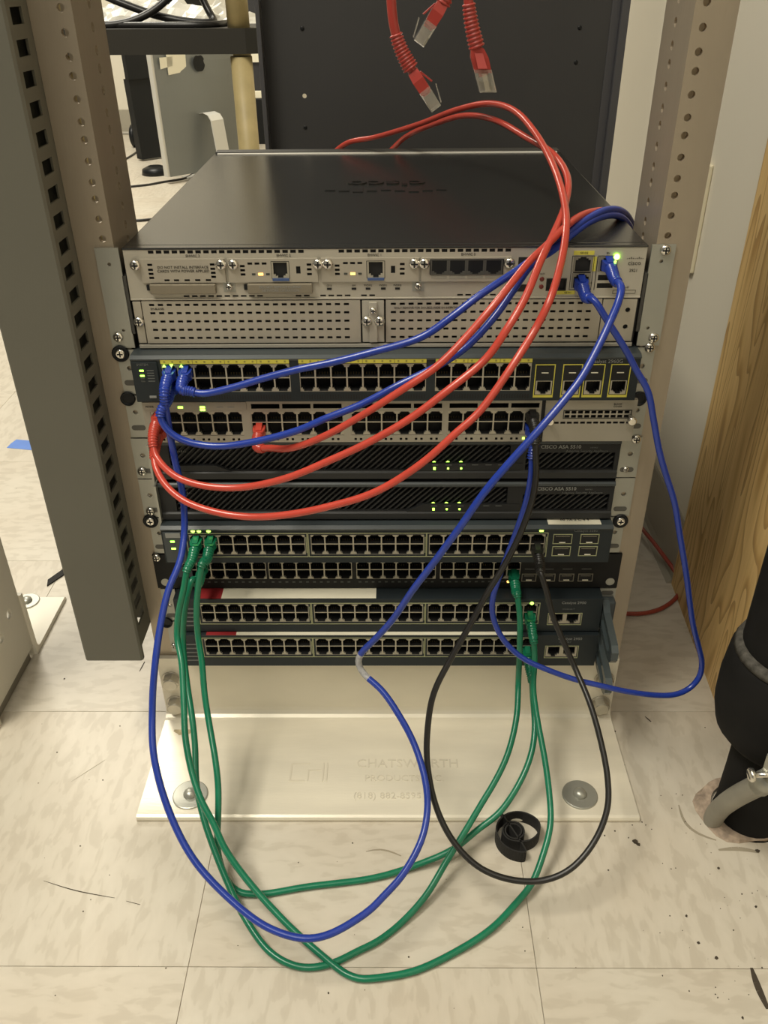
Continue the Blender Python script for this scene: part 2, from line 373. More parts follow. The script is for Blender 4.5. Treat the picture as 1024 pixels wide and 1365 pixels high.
# ================================================================ the rack
UB = 543.0; U = 44.45
rack = thing('equipment_rack', 'open aluminium two-post rack holding the stack of network equipment, bolted to the floor', 'rack', (0, 0, 0))
zh = []
for k in range(-12, 10):
    for d in (6.35, 22.225, 38.1):
        z = UB+k*U+d
        if 20 < z < 930: zh.append(z)
for sg in (-1, 1):
    mb = MB()
    mb.holed((sg*225.4, 0, 0), (sg, 0, 0), (0, 0, 1), (0, 1, 0), 32, 1500, [(8.2, z, 2.9) for z in zh], 5)
    mb.holed((sg*225.4, 5, 0), (0, 1, 0), (0, 0, 1), (sg, 0, 0), 66, 1500, [(37.5, z+1.5, 3.6) for z in zh], 4.6)
    mb.box(min(sg*225.4, sg*257.4), max(sg*225.4, sg*257.4), 71, 76, 0, 1500)
    part('upright', mb, ALU, rack)
def base_angle(y0, dy, ztop):
    prof = [(y0, 0), (y0, ztop), (y0+dy*5.5, ztop), (y0+dy*5.5, 18), (y0+dy*6.4, 13.4), (y0+dy*8.8, 9.8), (y0+dy*12.4, 7.6), (y0+dy*16, 7)]
    L = 150
    prof += [(y0+dy*(L-4), 7), (y0+dy*(L-1.2), 6), (y0+dy*L, 3.5), (y0+dy*(L-.6), .6), (y0+dy*(L-2), 0)]
    mb = MB(); mb.prism([(-257, y, z) for y, z in prof], (514, 0, 0))
    return mb
base = part('base_angle', base_angle(-.3, -1, 92), ALUB, rack)
part('base_angle', base_angle(76.3, 1, 92), ALUB, rack)
for sg in (-1, 1):
    for z in (61, 24):
        hb = MB(); n = 6
        hb.prism([(sg*244+9.5*math.cos(math.pi/3*k+.3), -5.8, z+9.5*math.sin(math.pi/3*k+.3)) for k in range(n)][::-1], (0, -10, 0))
        hb.lathe((sg*244, -15.8, z), (0, -1, 0), [(0, 8.4), (.9, 7.2)], 16)
        hb.lathe((sg*244, -5.8, z), (0, -1, 0), [(-.1, 11.5), (1.6, 11.5)], 20)
        part('hex_bolt', hb, mat('shaded bolt', (.5, .47, .4), .3, .7, .12, 60), rack, .5)  # darker tone puts the shade of the bolt sides into the colour
    c = P(254 if sg < 0 else 773, 1060, z=7)
    part('floor_washer', MB().lathe((c.x, c.y, 7), (0, 0, 1), [(0, 18.5), (1.6, 18.2), (1.9, 17.4), (1.9, 0.1)], 32, 0, False), ZINC, rack)
    part('anchor_head', MB().lathe((c.x, c.y, 8.8), (0, 0, 1), [(0, 7.2), (1.5, 7), (4, 5.6), (5.4, 3.4), (5.8, 1)], 20), ZINC, rack)
BT = mat('cast lettering', (.66, .61, .5), .34, .15)
tl = dict(rot=(0, 0, 0), ext=.35)
text('CHATSWORTH', 16, (22, -80, 7.2), BT, base, **tl)
text('PRODUCTS INC.', 11.5, (18, -100, 7.2), BT, base, **tl)
text('(818) 882-8595', 11.5, (0, -123, 7.2), BT, base, **tl)
lg = MB()
for x0, x1, y0, y1 in [(-105, -103.2, -104, -79), (-103.2, -84, -80.6, -79), (-103.2, -88, -104, -102.4), (-86, -84.4, -104, -88), (-84.4, -71.6, -89.6, -88), (-70, -68.4, -104, -79), (-66, -64.4, -104, -79)]: lg.box(x0, x1, y0, y1, 7, 7.5)
part('cast_emblem', lg, BT, base)
part('stain', MB().prism([(-232+16*math.cos(a)*(.6+.3*math.sin(a*3)), -35+9*math.sin(a)*(.7+.3*math.cos(a*2)), 7.02) for a in [k*.5 for k in range(12)]], (0, 0, .12)), mat('rust stain', (.4, .33, .2), .8, 0, .3, 200), base)

# screws shared by the devices
def screw_mesh(name, r, hgt, M, n=14):
    mb = MB(); mb.lathe((0, 0, 0), (0, -1, 0), [(0, r), (hgt*.45, r), (hgt*.8, r*.8), (hgt, r*.45)], n)
    for a, b in ((.14, .62), (.62, .14)): mb.box(-r*a, r*a, -hgt-.12, -hgt*.55, -r*b, r*b, 1)
    return mb.mesh(name, [M, DARK])
SCR = screw_mesh('screw', 4.6, 3.2, STEEL); SCRS = screw_mesh('small_screw', 3.1, 3, STEEL)
cm = MB(); cm.lathe((0, 0, 0), (0, -1, 0), [(0, 7.6), (1.8, 7.6), (2.4, 6.6), (1.2, 5.2)], 20, 1); cm.lathe((0, -.8, 0), (0, -1, 0), [(0, 4.5), (1.6, 4.5), (2.4, 3.4)], 16)
for a, b in ((.6, 2.6), (2.6, .6)): cm.box(-a, a, -3.35, -2.4, -b, b, 1)
CUP = cm.mesh('cup_screw', [STEEL, BLK])
hm = MB(); hm.lathe((0, 0, 0), (0, -1, 0), [(0, 6.8), (2.2, 6.8), (2.6, 5.8), (.6, 5)], 20); CUPE = hm.mesh('cup_washer', BLK)
def screw(dev, u, v, me=SCR, name='screw', y=-2.2):
    q = P(u, v, y=y); return inst(name, me, dev, (q.x, y, q.z))

def ear(dev, sg, z0, z1, x0, x1, M=ZINC, holes=(), slots=(), y=-2.4, th=2.2):
    mb = MB(); w_ = x1-x0
    if holes: mb.holed((sg*x0, y, z0), (sg, 0, 0), (0, 0, 1), (0, 1, 0), w_, z1-z0, [(hx-x0, hz-z0, r) for hx, hz, r in holes], th, 0, 12)
    else: mb.box(min(sg*x0, sg*x1), max(sg*x0, sg*x1), y, y+th, z0, z1)
    o = part('rack_ear', mb, M, dev)
    for sx, sz in slots:
        s_ = MB(); pts = []
        for k in range(8): a = -math.pi/2+math.pi*k/7; pts.append((sg*sx+4+2.6*math.cos(a), 0, sz+2.6*math.sin(a)))
        for k in range(8): a = math.pi/2+math.pi*k/7; pts.append((sg*sx-4+2.6*math.cos(a), 0, sz+2.6*math.sin(a)))
        s_.prism([(a, y+.05, b) for a, _, b in pts], (0, -.3, 0)); part('ear_slot', s_, mat('slot shade', (.12, .115, .1), .5, .3), o)
    return o

# ---- jacks
def jack_mesh(name, w_, hh, up, M, inner=None, d=11, wall=None):
    """cell w_ x hh centred on x, z from 0..hh, T-shaped opening, latch side up or down"""
    mb = MB(); mg = .55; inner = inner or (w_-1.4, w_-4.4, w_-6.4); zb0 = mg; H = hh-2*mg; z1 = zb0+H*.78; z2 = zb0+H*.9; z3 = zb0+H; a, b, c = [i/2 for i in inner]
    prof = [(-a, zb0), (a, zb0), (a, z1), (b, z1), (b, z2), (c, z2), (c, z3), (-c, z3), (-c, z2), (-b, z2), (-b, z1), (-a, z1)]
    f = (lambda z: z) if up else (lambda z: hh-z)
    def fr(x0, x1, p, q):
        p, q = sorted((f(p), f(q))); mb.poly([(x0, 0, p), (x1, 0, p), (x1, 0, q), (x0, 0, q)], 0)
    W = w_/2
    fr(-W, W, 0, zb0); fr(-W, W, z3, hh)
    for r_, p, q in ((a, zb0, z1), (b, z1, z2), (c, z2, z3)): fr(-W, -r_, p, q); fr(r_, W, p, q)
    n = len(prof)
    for k in range(n):
        A, B = prof[k], prof[(k+1) % n]
        front_ = (0 if A[1] == B[1] and A[1] in (z1, z2) else 1)
        mb.poly([(A[0], 0, f(A[1])), (B[0], 0, f(B[1])), (B[0], 2.2, f(B[1])), (A[0], 2.2, f(A[1]))], front_)
        mb.poly([(A[0], 2.2, f(A[1])), (B[0], 2.2, f(B[1])), (B[0], d, f(B[1])), (A[0], d, f(A[1]))], 1)
    mb.poly([(x, d, f(z)) for x, z in prof], 1)
    for k in range(4): x = -3.6+k*2.4; mb.box(x-.35, x+.35, 5, 5.4, min(f(zb0+.4), f(zb0+2.6)), max(f(zb0+.4), f(zb0+2.6)), 2)
    return mb.mesh(name, [M, DARK, GOLD])
def jacks(dev, groups, y, ztop, zmid, zbot, M, holes, pitch_fix=None):
    """groups: (x0,x1,columns); adds the two rows and appends the block openings to holes"""
    for x0, x1, n in groups:
        pw = (x1-x0)/n; hT = ztop-zmid; hB = zmid-zbot
        key = 'jack_%.2f_%.2f_%s' % (pw, hT, M.name)
        mT = JM.setdefault(key+'T', None) or jack_mesh('ethernet_port', pw, hT, True, M); JM[key+'T'] = mT
        mB = JM.setdefault(key+'B%.2f' % hB, None) or jack_mesh('ethernet_port', pw, hB, False, M); JM[key+'B%.2f' % hB] = mB
        for k in range(n):
            x = x0+pw*(k+.5)
            inst('ethernet_port', mT, dev, (x, y+.5, zmid)); inst('ethernet_port', mB, dev, (x, y+.5, zbot))
        holes.append((x0, x1, zbot, ztop))
JM = {}
def sfp(dev, x0, x1, z0, z1, y, M=OLIVE, lip=LABEL):
    mb = MB(); mb.frame(x0, x1, z0, z1, .7, y, .6, 0)
    mb.box(x0+.7, x1-.7, y-.25, y+.1, z0+.7, z1-.7, 1); cx = (x0+x1)/2
    mb.box(cx-3, cx+3, y-1.2, y-.2, z0+1.6, z0+2.3, 2); mb.box(x0+2.4, x1-2.4, y-.5, y-.2, z1-3, z1-2.4, 3)
    return part('sfp_cage', mb, [M, DARK, lip, PORTD], dev)
def led(dev, x, z, y, w_=2.4, hh=1.3, M=LEDG, shape='box', name='status_light'):
    mb = MB()
    if shape == 'box': mb.box(x-w_/2, x+w_/2, y-.35, y, z-hh/2, z+hh/2)
    elif shape == 'up': mb.prism([(x-w_/2, y, z-hh/2), (x+w_/2, y, z-hh/2), (x, y, z+hh/2)], (0, -.35, 0))
    elif shape == 'down': mb.prism([(x-w_/2, y, z+hh/2), (x, y, z-hh/2), (x+w_/2, y, z+hh/2)], (0, -.35, 0))
    else: mb.lathe((x, y, z), (0, -1, 0), [(0, w_/2), (.4, w_/2), (.7, w_/4)], 12)
    return part(name, mb, M, dev)

def bars_logo(dev, cx, z, wd, y, M, top=False):
    hs = [1, 2, 3.4, 2, 1, 2, 3.4, 2, 1]; hs = [1, 1.9, 3.3, 1.9, 1, 1.9, 3.3, 1.9, 1]; mb = MB()
    for k, hh in enumerate(hs):
        x = cx+(k-4)*wd/8; s_ = wd/22
        if top: mb.box(x-s_, x+s_, y-hh*wd/34, y+hh*wd/34, z, z+1.1)
        else: mb.box(x-s_*.6, x+s_*.6, y-.2, y, z, z+hh*wd/26)
    return part('maker_emblem', mb, M, dev)

# ================================================================ router (2 rack units)
rt = thing('router', 'two-unit black router with silver front, topmost device of the rack stack', 'router', (0, 0, UB-2*U))
Zr = UB-2*U
ch = part('chassis', MB().box(-218.5, 218.5, 6, 430, Zr+1, UB-.6), RTOP, rt, 1.2, 2)
part('lid_lip', MB().box(-218.5, 218.5, -2.5, 6, UB-2.4, UB-.6), RTOP, rt, .5)
part('rear_flange', MB().box(-216, 216, 430, 447, Zr+6, UB+2), mat('rear strip', (.05, .048, .042), .5), rt, .6)
part('rear_edge', MB().box(-213, 213, 425.5, 430.5, UB-.9, UB+.6), mat('pale rear edge', (.85, .83, .76), .45, .2), rt)  # pale strip along the back edge of the lid
hl = []
x = -197
while x < -66: hl.append((x, x+4.6, 537.6, 540.2)); x += 6.6
x = -38
while x < 106: hl.append((x, x+4.6, 537.6, 540.2)); x += 6.6
for x in [-213, -206, *range(-172, -104, 7), -76, -69, *range(-55, -30, 7), -20, -13, *range(62, 104, 7)]: hl.append((x-20 if x < -205 else x, (x-20 if x < -205 else x)+4.8, 500.6, 502))
hl = [h_ for h_ in hl if h_[0] > -217]
hl += [(158.6, 173.4, 507, 533.2), (179.6, 194.4, 521, 533.2), (138, 153, 505.5, 514.5), (180, 193.5, 513.2, 517.8), (180, 193.5, 506.5, 510.8)]
fp = part('front_panel', MB().panel(-218, 218, 499.2, 541, -2, 7, hl, 0, 1), [SILV, DARK], rt)
part('panel_shadow_gap', MB().box(-218, 218, -.6, 6.2, Zr+2, UB-2.4), DARK, rt)
part('lower_lip', MB().box(-217, 217, -3.5, 5, Zr+.8, Zr+4), SILV, rt, .4)
part('seam_bar', MB().box(-218, 218, -3.2, 0, 498.2, 499.6), SILV, rt, .3)
def card(x0, x1, z0, z1, slots, hole=None, port=None):
    hs = list(slots)
    if port: hs.append(port)
    if hole: hs.append(hole)
    return part('interface_card', MB().panel(x0, x1, z0, z1, -4.2, 2.5, hs, 0, 1).box(x0+.6, x1-.6, -2.3, -2.1, z0+.6, z1-.6, 1), [SILVD, DARK], rt)
def vcol(x, zs, w_=4, hh=1.9): return [(x, x+w_, z, z+hh) for z in zs]
ca = card(-205, -134, 513.6, 533.4, vcol(-198.5, (517, 520.4, 523.8, 528)) + vcol(-146, (517.6, 521, 524.4, 528))+[(x, x+4.4, 515, 516.6) for x in (-186, -178, -169, -160, -151)])
cb = card(-131.5, -56, 513.6, 533.4, vcol(-121, (519.5, 523, 526.5)) + [(x, x+4, 528.6, 530.4) for x in (-114.5, -108.5, -102.5)]+vcol(-65, (519.5, 523.5, 527.5)), (-74, -70.4, 521, 527), (-95, -79.6, 516.6, 531.4))
cc = card(-53, 29, 513.6, 533.4, vcol(-41.5, (519.5, 523, 526.5)) + [(x, x+4, 528.6, 530.4) for x in (-34.5, -28.5, -22.5)]+vcol(13, (519.5, 523.5, 527.5)), (5.5, 9.1, 521, 527), (-15, .6, 516.6, 531.4))
cdd = card(31, 106, 513.6, 533.4, [], None, None)
part('port_block', MB().box(38, 99.6, -5, -4, 519.4, 532.4), BLK, cdd)
jm4 = jack_mesh('ethernet_port', 15, 12.4, False, mat('black shield', (.07, .068, .06), .4), (12.4, 8.4, 5), 10)
wic = jack_mesh('ethernet_port', 14.6, 14, False, PORTF, (11.6, 8.2, 4.6), 6)
for k in range(4): inst('ethernet_port', jm4, cdd, (46+k*15.1, -5.2, 519.6)); part('port_caption', MB().box(39.5+k*15.1, 52.5+k*15.1, -4.5, -4.1, 516.2, 518.6), mat('caption grey', (.3, .28, .23), .5), cdd)
for c0, px_ in ((cb, -87.3), (cc, -7.2)):
    inst('ethernet_port', wic, c0, (px_, -4.6, 517))
    part('port_base', MB().box(px_-7, px_+7, -5.4, -4, 515, 517.2), mat('blue port base', (.05, .09, .22), .4), c0)
for c0, x in ((cb, -104), (cc, -26.5)):
    led(c0, x, 520.6, -4.2, 4, 2, LEDO); led(c0, x-6, 520.6, -4.2, 3, 1.6, LEDOFF); led(c0, x+6, 520.6, -4.2, 3, 1.6, LEDOFF)
for i_, (x0, x1) in enumerate(((-199, -143), (-116, -61))):
    f_ = part('flash_card_door', MB().box(x0, x1, -7, -2, 504.4, 512.8), mat('flash door', (.24, .21, .155), .4, .3), rt, .8)
    part('door_hinge', MB().box(x0-3.4, x0-.8, -3.2, -1.8, 506.8, 511.4), BLK, f_)
text('DO NOT INSTALL INTERFACE\nCARDS WITH POWER APPLIED', 3.2, (-169, -4.4, 525), INK, ca)
text('DO NOT REMOVE DURING\nNETWORK OPERATION', 2.9, (-88, -7.2, 508.8), GREYP, rt)
for s_, x in (('EHWIC 3', -160), ('EHWIC 2', -84), ('EHWIC 1', -8), ('EHWIC 0', 70)): text(s_, 3, (x, -2.2, 535.5), INK, rt)
for s_, x in (('CF 0', -47), ('ISM', -26), ('PVDM2', -14), ('PVDM1', -1), ('PVDM0', 11)):
    text(s_, 2.2, (x, -2.2, 509.8), INK, rt); part('indicator', MB().box(x-2, x+2, -2.4, -1.9, 506.2, 508), DARK, rt)
for x in (-208.6, -136.5, -126.5, -55.4, -47.3, 25, 33.4, 104.4): inst('thumb_screw', SCR, rt, (x, -4.4, 529))
for x in (-132, 28.6): inst('screw', SCRS, rt, (x, -2.6, 509.6)); part('screw_tab', MB().box(x-5, x+5, -2.5, -1.9, 505, 513.6), ZINC, rt)
# right-hand port field
geb = jack_mesh('ethernet_port', 16, 13, True, PORTD, (12.4, 8.6, 5), 10)
inst('ethernet_port', geb, rt, (166, -2.4, 520.6)); inst('ethernet_port', geb, rt, (166, -2.4, 506.6)); inst('ethernet_port', geb, rt, (187, -2.4, 520.6))
bk = MB()
bk.frame(156.6, 175.4, 505, 534, .5, -2, .3, 0); bk.box(177.6, 178.2, -2.3, -2, 505, 533); bk.box(178, 196, -2.3, -2, 533.4, 534)
part('port_outline', bk, INK, rt)
part('port_tag', MB().box(157.5, 174.5, -2.3, -1.9, 534.6, 538), YEL, rt); text('GE 0/2', 2.4, (166, -2.4, 536.3), INK, rt)
part('port_tag', MB().box(174.4, 177.2, -2.3, -1.9, 521, 533), YEL, rt)
part('port_tag', MB().box(144, 162, -2.3, -1.9, 501.3, 504.4), YEL, rt); text('GE 0/1', 2.2, (156, -2.4, 502.8), INK, rt)
part('serial_box', MB().frame(194, 213.5, 501.6, 504.8, .35, -2, .2), INK, rt); text('CN 06-07', 2.2, (203, -2.2, 507), INK, rt)
text('EN', 2.2, (186, -2.2, 536), INK, rt); text('USB', 2, (174, -2.2, 511), INK, rt)
for z in (514.5, 508): led(rt, 133, z, -2, 4, 4, REDLED, 'round')
text('AUX', 2, (133, -2.2, 519), INK, rt)
part('console_jack', MB().frame(137, 154, 504.6, 515, 1.2, -2, .8).box(144, 150, 2, 4, 506, 510, 1), [BLK, REDLED], rt)
part('vent_block', MB().box(112, 128, -2.4, -1.9, 524, 533).box(110, 124, -2.4, -1.9, 504, 510), DARK, rt)
bars_logo(rt, 209, 531, 13, -2, INK); text('cisco', 5.4, (209, -2.2, 527.6), INK, rt); text('2921', 3.6, (209, -2.2, 521.4), INK, rt)
led(rt, 193.4, 533, -2.6, 4.6, 3.6, LEDB, 'round')
# perforated blank covers below
for x0, x1, s0 in ((-209, -21, -200.5), (1, 186, 7.5)):
    hs = [(s0+k*7.62-2.2, s0+k*7.62+2.2, z-.95, z+.95) for k in range(23) for z in (494.2, 486.9, 479.4, 471.9, 464.4)]
    bl = part('blank_cover', MB().panel(x0, x1, 459.6, 497.4, -3.4, 3, hs, 0, 1), [SILVD, DARK], rt)
    text('SM-BLANK' if x0 < 0 else 'ONLY REMOVE FOR DOUBLE-WIDE SM INSERTION', 2.5, (x0+7, -3.6, 490.6), INK, bl, align='LEFT')
part('filler_plate', MB().holed((187, -3, 459.6), (1, 0, 0), (0, 0, 1), (0, 1, 0), 29, 37.6, [(22, 13, 2.2), (22, 28, 2.2)], 1.6), SILVD, rt)
part('latch_strip', MB().box(-217, -210, -3, -1, 459.6, 497), SILVD, rt, .4)
lt = part('centre_latch', MB().box(-19.5, -.5, -3, -1, 459.6, 497).box(-13.5, -6.5, -5, -3, 460, 496), SILV, rt, .4)
for x, z in ((-15.5, 479.5), (-4.5, 479.5)): inst('thumb_screw', SCR, lt, (x, -4.6, z))
inst('screw', SCRS, lt, (-10, -4.8, 489)); inst('thumb_screw', SCR, rt, (-213.6, -3.2, 479.4))
for sg in (-1, 1):
    ear(rt, sg, Zr+1, UB-.5, 221.5, 241.3, ZINC, [(231, UB-14, 1.6), (229, Zr+17, 1.4)])
    part('ear_flange', MB().box(min(sg*219, sg*222), max(sg*219, sg*222), -2.4, 60, Zr+14, UB-24), mat('dark bracket', (.05, .048, .042), .5), rt)
screw(rt, 158, 449); screw(rt, 871, 450); screw(rt, 887, 333)
text('cisco', 34, (0, 247, UB-.4), RTOP, rt, rot=(0, 0, math.pi), ext=1.2, wide=.6, sx=1.25)
bars_logo(rt, 0, UB-.8, 116, 215, RTOP, True)

# ================================================================ switch with yellow port numbers
def body(dev, x, z0, z1, y0=-1, y1=300, M=BEZEL): return part('chassis', MB().box(-x, x, y0, y1, z0, z1), M, dev, .8)
def slits(dev, groups, y, z0, z1, n=46):
    mb = MB()
    for x0, x1, _ in groups:
        k = int((x1-x0)/2.3)
        for i in range(k): a = x0+(i+.25)*(x1-x0)/k; mb.box(a, a+1.1, y-.15, y+.1, z0, z1)
    part('vent_slits', mb, DARK, dev)
z1 = UB-2*U; z0 = z1-U
s1 = thing('network_switch', 'dark switch with yellow port numbers and yellow-framed ports, directly under the router', 'network switch', (0, 0, z0))
body(s1, 222, z0+.8, z1-.6)
g = [(-196, -83.6, 8), (-75.4, 36.2, 8), (44.2, 128.2, 6)]; hs = []
jacks(s1, g, -19, 446, 433, 419.6, PORTF, hs)
DP = ((131.5, 149), (155.6, 172.8), (174.6, 192.4), (197.4, 214.8)); hs += [((a+b)/2-6.8, (a+b)/2+6.8, 416.6, 429.2) for a, b in DP]
part('bezel', MB().panel(-222.5, 222.5, z0+.6, z1-3.4, -19, 17, hs, 0, 1).box(-221, 221, -7.5, -7, z0+1, z1-2, 1), [BEZEL, DARK], s1)
part('bezel_top_edge', MB().prism([(-222.5, -.6, z1-.3), (-222.5, -17, z1-.3), (-222.5, -20.6, z1-2.6), (-222.5, -19.6, z1-4.6), (-222.5, -.6, z1-3)], (445, 0, 0)), BEZELL, s1)
part('status_panel', MB().box(-222.4, -199, -20.4, -18, z0+1, z1-5), BEZEL, s1, .8)
for k, (x0, x1, n) in enumerate(g):
    mb = MB().box(x0, x1, -20.2, -18.8, 447, 450.6)
    for i in range(n*2): a = x0+(i+.5)*(x1-x0)/(n*2); mb.box(a-.8, a+.8, -20.35, -20.1, 448, 449.8, 1)
    for i in range(1, n//2): a = x0+i*2*(x1-x0)/n; mb.box(a-.3, a+.3, -20.35, -20.1, 447, 450.6, 1)
    part('port_number_strip', mb, [YEL, YELD], s1)
for x, sh in ((-193, 'up'), (-186.5, 'down'), (-178, 'up')): led(s1, x, 445.4, -20.4, 3.2, 2.6, LEDG, sh)
for z, M in ((441, LEDG), (438.6, LEDOFF), (436.2, LEDG), (433.6, LEDOFF), (431, LEDOFF)): led(s1, -213.5, z, -20.5, 3.6, 1.4, M)
for z in (441, 438.6, 436.2, 433.6, 431): part('print_dash', MB().box(-209, -203, -20.5, -20.3, z-.4, z+.4), GREYD, s1)
part('mode_button', MB().box(-210, -204, -21.2, -20.2, 415, 417), GREYP, s1); text('SYSTEM', 3, (-212, -20.5, 446.4), GREYD, s1)
slits(s1, g, -19, 412.6, 417)
for i_, (x0, x1) in enumerate(DP):
    fr_ = part('dual_port_frame', MB().frame(x0, x1, 413.4, 444.8, .8, -19, .5, 0, 2.2), YEL, s1)
    cx = (x0+x1)/2; mb = MB().box(x0+1.6, x1-1.6, -19.3, -18.9, 430.6, 443, 0).box(cx-3, cx+3, -20, -19.2, 436.6, 437.3, 1)
    part('sfp_cage', mb, [DARK, LABEL], fr_)
    me = JM.setdefault('dual', None) or jack_mesh('ethernet_port', 14.2, 13, False, PORTF, (12, 8, 4.8), 9); JM['dual'] = me
    inst('ethernet_port', me, fr_, (cx, -19.4, 416.4))
text('Catalyst 2960G', 4.8, (192, -19.2, 447.2), GREYP, s1)
for sg in (-1, 1): ear(s1, sg, z0+1, z1-1, 222, 238.5, ZINC, [(229.5, z0+26, 2.3)], [(230, z0+12)])
screw(s1, 161, 471, CUP, 'cup_screw'); screw(s1, 171, 531, CUPE, 'cup_washer'); screw(s1, 866, 463); screw(s1, 852, 531, CUPE, 'cup_washer')

# ================================================================ silver switch
z1 = z0; z0 = z1-U
s2 = thing('network_switch', 'silver-fronted switch with a blank slotted module at its right end', 'network switch', (0, 0, z0))
body(s2, 221, z0+.8, z1-.6, -1, 300, BLACKM)
g = [(-214.5, -130.8, 6), (-123, -38.4, 6), (-31.4, 52.6, 6), (57, 140.6, 6)]; hs = []
jacks(s2, g, -13, 397.4, 386.4, 373.2, PORTF, hs)
vh = []
for x0, x1, n in g[1:]:
    for k in range(3): w_ = (x1-x0)/3; vh.append((x0+k*w_+1.2, x0+(k+1)*w_-1.2, 400.4, 405))
for x0, x1, n in g:
    for k in range(n): a = x0+(k+.5)*(x1-x0)/n; vh += [(a-4.4, a-2.2, 368, 370.2), (a+.6, a+2.8, 368, 370.2)]
part('front_panel', MB().panel(-221, 141.6, z0+.8, z1-1.4, -13, 9, hs+vh, 0, 1).box(-220, 141, -4.5, -4, z0+1, z1-2, 1), [SILV2, DARK], s2)
part('status_strip', MB().box(-220.5, -126, -13.8, -12.8, 399.4, 407.4), SILV2, s2, .3); text('MODE', 2.6, (-214, -14, 403), INK, s2)
part('mode_button', MB().lathe((-203, -13.8, 402), (0, -1, 0), [(0, 2.6), (1.2, 2.4)], 12), BLK, s2)
for x, z in ((-186, 402.4), (-166, 402.4), (-166, 399.8)): led(s2, x, z, -13.9, 4.4, 1.7, LEDG)
for x, z in ((-186, 404.8), (-166, 405), (-150, 402.4), (-140, 402.4)): part('print_dash', MB().box(x-3, x+3, -14, -13.8, z-.4, z+.4), GREYP, s2)
led(s2, 127.5, 369.4, -13.1, 2, 2, LEDG)
mh = [(163+k*6.0, 167.4+k*6.0, z, z+2.6) for k in range(10) for z in (390.6, 394.6)] + [(154+k*6.0, 158.4+k*6.0, 384.4, 386.4) for k in range(12)]
md = part('blank_module', MB().panel(145, 227.5, z0+1, z1-1.6, -13.5, 4, mh, 0, 1).box(145.5, 227, -9.8, -9.4, z0+2, z1-3, 1), [SILV2, DARK], s2)
part('vent_frame', MB().frame(161.6, 223.6, 389.6, 398.2, .8, -13.5, .3), INK, md)
part('module_gap', MB().box(141.6, 145, -12.6, -6, z0+1, z1-2), DARK, s2)
for x, z in ((148.5, 392), (222.5, 392)): part('thumb_screw', MB().cyl((x, -13.5, z), (x, -21, z-1), 2.4, 2.4, 12).lathe((x, -20, z-1), (0, -1, 0), [(0, 4), (3.5, 4), (4.2, 3)], 12), STEEL, md)
text('BLANK\nCOVER', 2.4, (210, -13.7, 402.6), INK, md)
for sg in (-1, 1): ear(s2, sg, z0+1, z1-1, 221.5, 239.5, ZINC, [(231.5, z0+27, 2.3)], [(231, z0+11)])
screw(s2, 842, 492, SCRS, 'small_screw')

